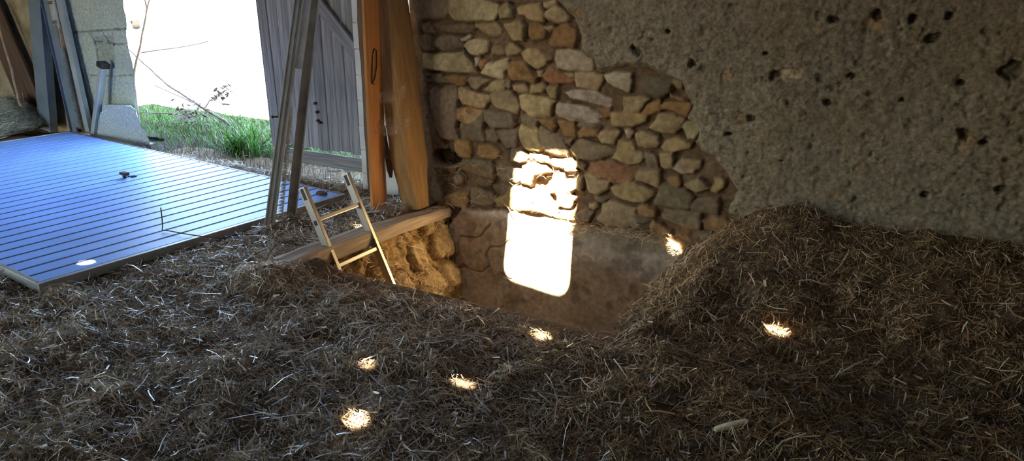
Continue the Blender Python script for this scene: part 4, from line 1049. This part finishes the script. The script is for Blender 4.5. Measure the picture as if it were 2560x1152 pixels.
def visible(x, y, z, mar=.06):
    ca,sa = math.cos(AZ),math.sin(AZ); ct,stt = math.cos(TH),math.sin(TH)
    r = x*ca+y*sa; fh = -x*sa+y*ca; zz = z-1.6
    f = fh*ct-zz*stt; u = fh*stt+zz*ct
    X = r/f*1900/1280; Y = u/f*1900/576
    inside = (f>.5)&(abs(X)<1+mar)&(abs(Y)<1+2*mar)
    around = (f>.2)&(abs(X)<1.7)&(abs(Y)<2.4)&(RNG.random(X.shape)<.6)      # thinner beyond what the eye sees from here
    return inside|around

def base_grid(x0,x1,y0,y1,st,zf,drop,colfun):
    nx = int((x1-x0)/st)+1; ny = int((y1-y0)/st)+1
    X = np.linspace(x0,x1,nx)[:,None]+np.zeros((1,ny)); Y = np.linspace(y0,y1,ny)[None,:]+np.zeros((nx,1))
    Z = zf(X,Y)-.004
    V = np.stack([X,Y,Z],-1).reshape(-1,3); F = grid_faces(nx,ny)
    bad = drop(X,Y).reshape(-1); F = F[~bad[F].any(1)]
    return V,F,colfun(X,Y).reshape(-1,3)

def chaff_col(X,Y):
    n = fbm(X*30,Y*30,4,211)[...,None]; n2 = fbm(X*5,Y*5,3,212)[...,None]
    c = np.array([.15,.10,.058])*(1+.5*n); return np.clip(c*(1+.3*n2),.01,1)

def scatter(n, x0,x1,y0,y1, keep):
    x = RNG.uniform(x0,x1,n); y = RNG.uniform(y0,y1,n); z = terrain(x,y)
    k = keep(x,y) & visible(x,y,z)
    dist = np.sqrt(x*x+y*y+1.6*1.6)
    k &= RNG.random(n) < np.clip((2.9/dist)**1.6,0,1)
    cl_ = fbm(x*7,y*7,3,221); k &= RNG.random(n) < np.clip(.66+.75*cl_,.12,1)
    near = np.maximum(np.maximum(PX0-x,x-PX1),PY0-y); k &= (RNG.random(n) < .10+.90*sst(.0,.32,near))|(y>PY0+.1)
    return x[k],y[k]

def straw_object(name, label, x0,x1,y0,y1, keep, drop, dens, wts, st=.011, stub=950):
    parts = [base_grid(x0,x1,y0,y1,st,terrain,drop,chaff_col)]
    A = (x1-x0)*(y1-y0)
    def add(n, Lm, Ls, W, lift, tilt, wt):
        x,y = scatter(int(n*A), x0,x1,y0,y1, keep); 
        if len(x): parts.append(stalks_on(x,y,terrain,Lm,Ls,W,wt,lift,tilt))
    add(dens*16000, .020,.40,.0021,.006,.5,wts)      # chaff
    add(dens*9500, .042,.40,.0022,.010,.35,wts)
    add(dens*1500, .080,.35,.0030,.014,.28,wts)
    add(dens*160, .14,.30,.0044,.016,.22,wts)
    add(dens*stub, .046,.35,.0043,.016,.35,[w_*k_ for w_,k_ in zip(wts,[2,1,.5,.1,.1,4,2])])
    V = []; F = []; Cc = []; b = 0
    for v,f,c in parts: V.append(v); F.append(f+b); Cc.append(c); b += len(v)
    o = link(name, array_mesh(name,np.concatenate(V),np.concatenate(F),np.clip(np.concatenate(Cc),.005,1)), M['chaff'])
    o.data.materials.append(M['straw']); nb = len(parts[0][1]); mi = np.ones(len(o.data.polygons),np.int32); mi[:nb] = 0; o.data.polygons.foreach_set('material_index',mi)
    tag(o, label, 'straw', kind='stuff'); return o

def on_panel(x,y,pad):
    q = PINV(x,y); return (q[0]>pad)&(q[0]<2.142-pad)&(q[1]>pad)&(q[1]<4.12-pad)
near_drop = lambda X,Y: in_pit(X,Y,.012)|on_panel(X,Y,.12)|((X<-3.35)&(Y>4.5)&(X>-3.8))
def keep_l(x,y): return ~((x<-3.75)&(y>4.50+.08*np.sin(x*9)))&~in_pit(x,y,.03)&~((x>PX0-.13)&(x<PX0+.02)&(y>2.78)&(RNG.random(len(x))<.90))&~on_panel(x,y,-.004)&~((x>-3.76)&(x<-3.4)&(y>4.25))&~((x>-3.4)&(y>4.33))
straw_object('straw_litter', 'trampled straw litter covering the floor in the foreground and left of the pit', -6.5,-1.1,.1,4.9,
    lambda x,y: keep_l(x,y)&(x<=-1.1), near_drop, 1.0, [3,3,3.2,2.6,1.6,2.4,3], stub=1700)
straw_object('straw_heap', 'heap of brown straw banked against the plastered wall right of the pit', -1.1,2.6,.1,4.40,
    lambda x,y: keep_l(x,y), lambda X,Y: in_pit(X,Y,.012), .95, [1.6,2.6,4.2,4,2.8,.7,1.6])

# straw and dirt clinging to the rubble side of the pit and to the wall ledge
def cling():
    N = 5200
    i = RNG.choice(len(RUB), N, p=(lambda w:w/w.sum())(np.where((RUB[:,2]>-1.0)&(RUB[:,2]<-.02)&(RUB[:,1]>3.05),1.0,0)*(.35+.65*sst(-.1,.3,fbm(RUB[:,1]*5,RUB[:,2]*5,3,231)))))
    P = RUB[i]+np.stack([np.abs(RNG.normal(.006,.006,N)),np.zeros(N),np.zeros(N)],-1)
    az = PI/2+RNG.choice([-1,1],N)*RNG.uniform(0,.35,N); tl = RNG.normal(-.5,.6,N)
    V,F,Cc = ribbons(P,az,tl,np.exp(RNG.normal(np.log(.05),.5,N)),.0026*np.exp(RNG.normal(0,.3,N)),RNG.normal(0,.1,(N,2)),straw_cols(N,[2,4,4,2,1,.5,1]),RNG.uniform(0,3,N))
    o = link('clinging_straw', array_mesh('clinging_straw',V,F,np.clip(Cc,.005,1)), M['straw']); tag(o,'loose straw clinging to the rubble side of the pit','straw',kind='stuff')
    N = 420
    x = RNG.uniform(-2.05,-1.3,N); le = np.interp(x*1000,[p[0] for p in LOW],[p[1] for p in LOW])/1000
    x2 = RNG.uniform(-3.05,-2.0,160); z2 = RNG.uniform(.02,.5,160)
    P = np.stack([np.concatenate([x,x2]),np.full(N+160,WALLY-.045),np.concatenate([le+RNG.normal(.0,.022,N),z2])],-1); N += 160
    V,F,Cc = ribbons(P,RNG.choice([0,PI],N)+RNG.normal(0,.25,N),RNG.normal(0,.5,N),np.exp(RNG.normal(np.log(.05),.45,N)),.0022*np.exp(RNG.normal(0,.3,N)),RNG.normal(0,.14,(N,2)),straw_cols(N,[3,4,3,2,1,.5,1]),RNG.uniform(0,3,N))
    o = link('ledge_straw', array_mesh('ledge_straw',V,F,np.clip(Cc,.005,1)), M['straw']); tag(o,'wisps of straw caught on the stone wall ledge above the pit','straw',kind='stuff')
cling()

# hay bundle at the far left
def hay():
    nx,ny = 60,40; X = np.linspace(-9.3,-8.40,nx)[:,None]+np.zeros((1,ny)); Y = np.linspace(4.0,4.72,ny)[None,:]+np.zeros((nx,1))
    def hz(x,y): return .02+np.clip(.30*np.exp(-(((x+8.85)/.32)**2+((y-4.48)/.30)**2)*1.0)+.02*fbm(x*9,y*9,3,241),0,1)
    V = np.stack([X,Y,hz(X,Y)-.006],-1).reshape(-1,3); Cb = np.tile(np.array([[.12,.10,.07]]),(nx*ny,1))
    N = 5200; x = RNG.normal(-8.85,.28,N); y = RNG.normal(4.42,.20,N); k = (y<4.72)&(x<-8.42)&(x>-9.3)&(y>4.05); x,y = x[k],y[k]; N = len(x)
    z = hz(x,y); e=.03; az = np.arctan2(y-4.42,x+8.85)+PI/2+RNG.normal(0,.45,N)
    gx = (hz(x+e,y)-hz(x-e,y))/(2*e); gy = (hz(x,y+e)-hz(x,y-e))/(2*e); sl_ = np.arctan(gx*np.cos(az)+gy*np.sin(az))
    col = np.array([(.62,.64,.58),(.44,.49,.36),(.72,.72,.66),(.32,.33,.24)])[RNG.choice(4,N)]*RNG.uniform(.8,1.15,(N,1))
    v,f,c = ribbons(np.stack([x,y,z+np.abs(RNG.normal(0,.012,N))],-1),az,sl_+RNG.normal(0,.12,N),np.exp(RNG.normal(np.log(.15),.35,N)),.0032*np.exp(RNG.normal(0,.3,N)),RNG.normal(0,.10,(N,2)),col,RNG.normal(0,.6,N),n=4)
    F0 = grid_faces(nx,ny)
    o = link('hay_pile', array_mesh('hay_pile',np.concatenate([V,v]),np.concatenate([F0,f+len(V)]),np.clip(np.concatenate([Cb,c]),.005,1)), M['hay'])
    tag(o,'pale tangled hay bundle at the foot of the left wall','hay',kind='stuff')
hay()

# ------------------------------------------------------------------ grass outside the doorway
def gz(x,y): return -.015+.012*sst(4.7,5.6,y)*(1+fbm(x*2,y*2,3,251))+.02*fbm(x*7,y*7,3,252)*sst(4.5,5,y)
GC = np.array([(.075,.21,.022),(.045,.15,.02),(.12,.24,.03),(.15,.15,.05),(.085,.060,.034),(.03,.10,.02)])
def blades(x,y,H,Wd,wts,spread=.45):
    N = len(x); az = RNG.uniform(0,2*PI,N); tl = np.clip(RNG.normal(1.15,spread,N),.15,1.55)
    d = np.stack([np.cos(az)*np.cos(tl),np.sin(az)*np.cos(tl),np.sin(tl)],-1)
    P = np.stack([x,y,gz(x,y)],-1)+d*(H*.48)[:,None]
    i = RNG.choice(6,N,p=np.array(wts)/sum(wts)); col = GC[i]*RNG.uniform(.75,1.25,(N,1))
    return ribbons(P,az,tl,H,Wd*np.exp(RNG.normal(0,.25,N)),np.stack([RNG.normal(0,.05,N),RNG.uniform(.02,.2,N)],-1),col,RNG.normal(0,.5,N),n=4)
def grass():
    parts = []
    nx,ny = 300,190; X = np.linspace(-9.2,-3.4,nx)[:,None]+np.zeros((1,ny)); Y = np.linspace(4.36,7.2,ny)[None,:]+np.zeros((nx,1))
    n = fbm(X*5,Y*5,4,253)[...,None]; g = sst(4.75,5.3,Y+.3*fbm(X*2,Y*2,2,254))[...,None]
    cb = np.array([.045,.031,.021])*(1+.4*n)*(1-g)+np.array([.045,.055,.02])*(1+.5*n)*g
    far = sst(6.2,7.0,Y)[...,None]; cb = cb*(1-far)+np.array([.42,.40,.36])*far
    V = np.stack([X,Y,gz(X,Y)-.002-.02*sst(6.6,7.2,Y)],-1).reshape(-1,3); F = grid_faces(nx,ny)
    bad = ((X>-3.80)|((X<-6.95)&(Y<4.97))|on_panel(X,Y,.05)).reshape(-1); F = F[~bad[F].any(1)]
    parts.append((V,F,cb.reshape(-1,3)))
    N = 26000; x = RNG.uniform(-9.2,-3.7,N); y = RNG.uniform(4.7,6.5,N)
    k = (RNG.random(N) < sst(4.75,5.35,y+.35*fbm(x*1.6,y*1.6,3,255)-.02)*np.clip(.6+.7*fbm(x*3,y*3,3,256),.1,1)*(1-.75*sst(6.1,6.5,y)))&~((x<-6.65)&(y<4.95))&~((x>-5.1)&(y<4.8))
    x,y = x[k],y[k]; parts.append(blades(x,y,np.exp(RNG.normal(np.log(.055),.4,len(x)))*(1-.45*sst(5.6,6.3,y)),.0038,[4,3,3,2,1.4,1.5]))
    N = 2600; x = RNG.uniform(-7.2,-3.8,N); y = RNG.uniform(4.45,5.4,N); k = ~on_panel(x,y,-.01)&~((x<-6.6)&(y<4.95)); x,y = x[k],y[k]
    parts.append(blades(x,y,np.exp(RNG.normal(np.log(.09),.4,len(x))),.003,[.3,.3,.3,2,4,.3],.8))
    N = 500; x = RNG.uniform(-12,-5,N); y = RNG.uniform(6.4,9.5,N); parts.append(blades(x,y,np.exp(RNG.normal(np.log(.08),.4,len(x))),.005,[3,2,3,2,1,1]))
    V = []; F = []; Cc = []; b = 0
    for v,f,c in parts: V.append(v); F.append(f+b); Cc.append(c); b += len(v)
    o = link('grass', array_mesh('grass',np.concatenate(V),np.concatenate(F),np.clip(np.concatenate(Cc),.004,1)), M['chaff'])
    o.data.materials.append(M['grass']); nb = len(parts[0][1]); mi = np.ones(len(o.data.polygons),np.int32); mi[:nb] = 0; o.data.polygons.foreach_set('material_index',mi); tag(o,'short green grass and dead stems on the ground outside the doorway','grass',kind='stuff')
    for (cx,cy,r,n,h,lb) in [(-5.72,4.90,.13,460,.17,'tall dark green grass tuft just beyond the panel edge, left of the gate'),(-5.20,5.05,.13,420,.13,'bright green leafy grass tuft beside the gate edge')]:
        x = RNG.normal(cx,r*.7,n); y = RNG.normal(cy,r*.4,n); k = y>4.72; x,y = x[k],y[k]
        v,f,c = blades(x,y,np.exp(RNG.normal(np.log(h),.35,len(x))),.008,[4,4,2,.4,.2,3],.35)
        o = link('grass_tuft', array_mesh('grass_tuft',v,f,np.clip(c,.004,1)), M['grass']); tag(o, lb, 'grass tuft')
grass()
cob()

# twine, strap coil, loose stick
def tz(x,y,d=.02): return float(terrain(np.array([x]),np.array([y]))[0])+d
m = MB(); pth = [(-1.95,1.93),(-1.913,1.857),(-1.85,1.83),(-1.809,1.803),(-1.76,1.76),(-1.737,1.711),(-1.735,1.65),(-1.735,1.592),(-1.71,1.575),(-1.683,1.561)]
m.tube([(x,y,tz(x,y,.026)) for x,y in pth],.0022,6); tag(m.build('twine', M['twine']),'thin pale blue twine lying in the foreground straw','twine')
m = MB()
for k in range(4):
    r = .05+.014*k; c = (-3.50+.01*k,3.99-.005*k)
    pts_ = [(c[0]+r*math.cos(a)*1.0,c[1]+r*1.25*math.sin(a),tz(c[0]+r*math.cos(a),c[1]+r*math.sin(a),.016+.006*k+.01*math.sin(a*2+k))) for a in [k+2*PI*j/26*(.95) for j in range(26)]]
    m.tube(pts_,.0035,6)
pts_ = [(-3.43,3.88),(-3.41,3.84),(-3.36,3.83),(-3.31,3.86),(-3.28,3.90)]; m.tube([(x,y,tz(x,y,.018)) for x,y in pts_],.007,8)
tag(m.build('strap_coil', M['strap']),'tangled coil of pale plastic strapping at the foot of the orange board','strap')
m = MB(); m.tube([(-3.56,2.41,tz(-3.56,2.41,.012)),(-3.50,2.46,tz(-3.50,2.46,.014)),(-3.43,2.52,tz(-3.43,2.52,.012))],.006,6); tag(m.build('stick', M['rust']),'short dark stick on the straw beside the blue panel','stick')
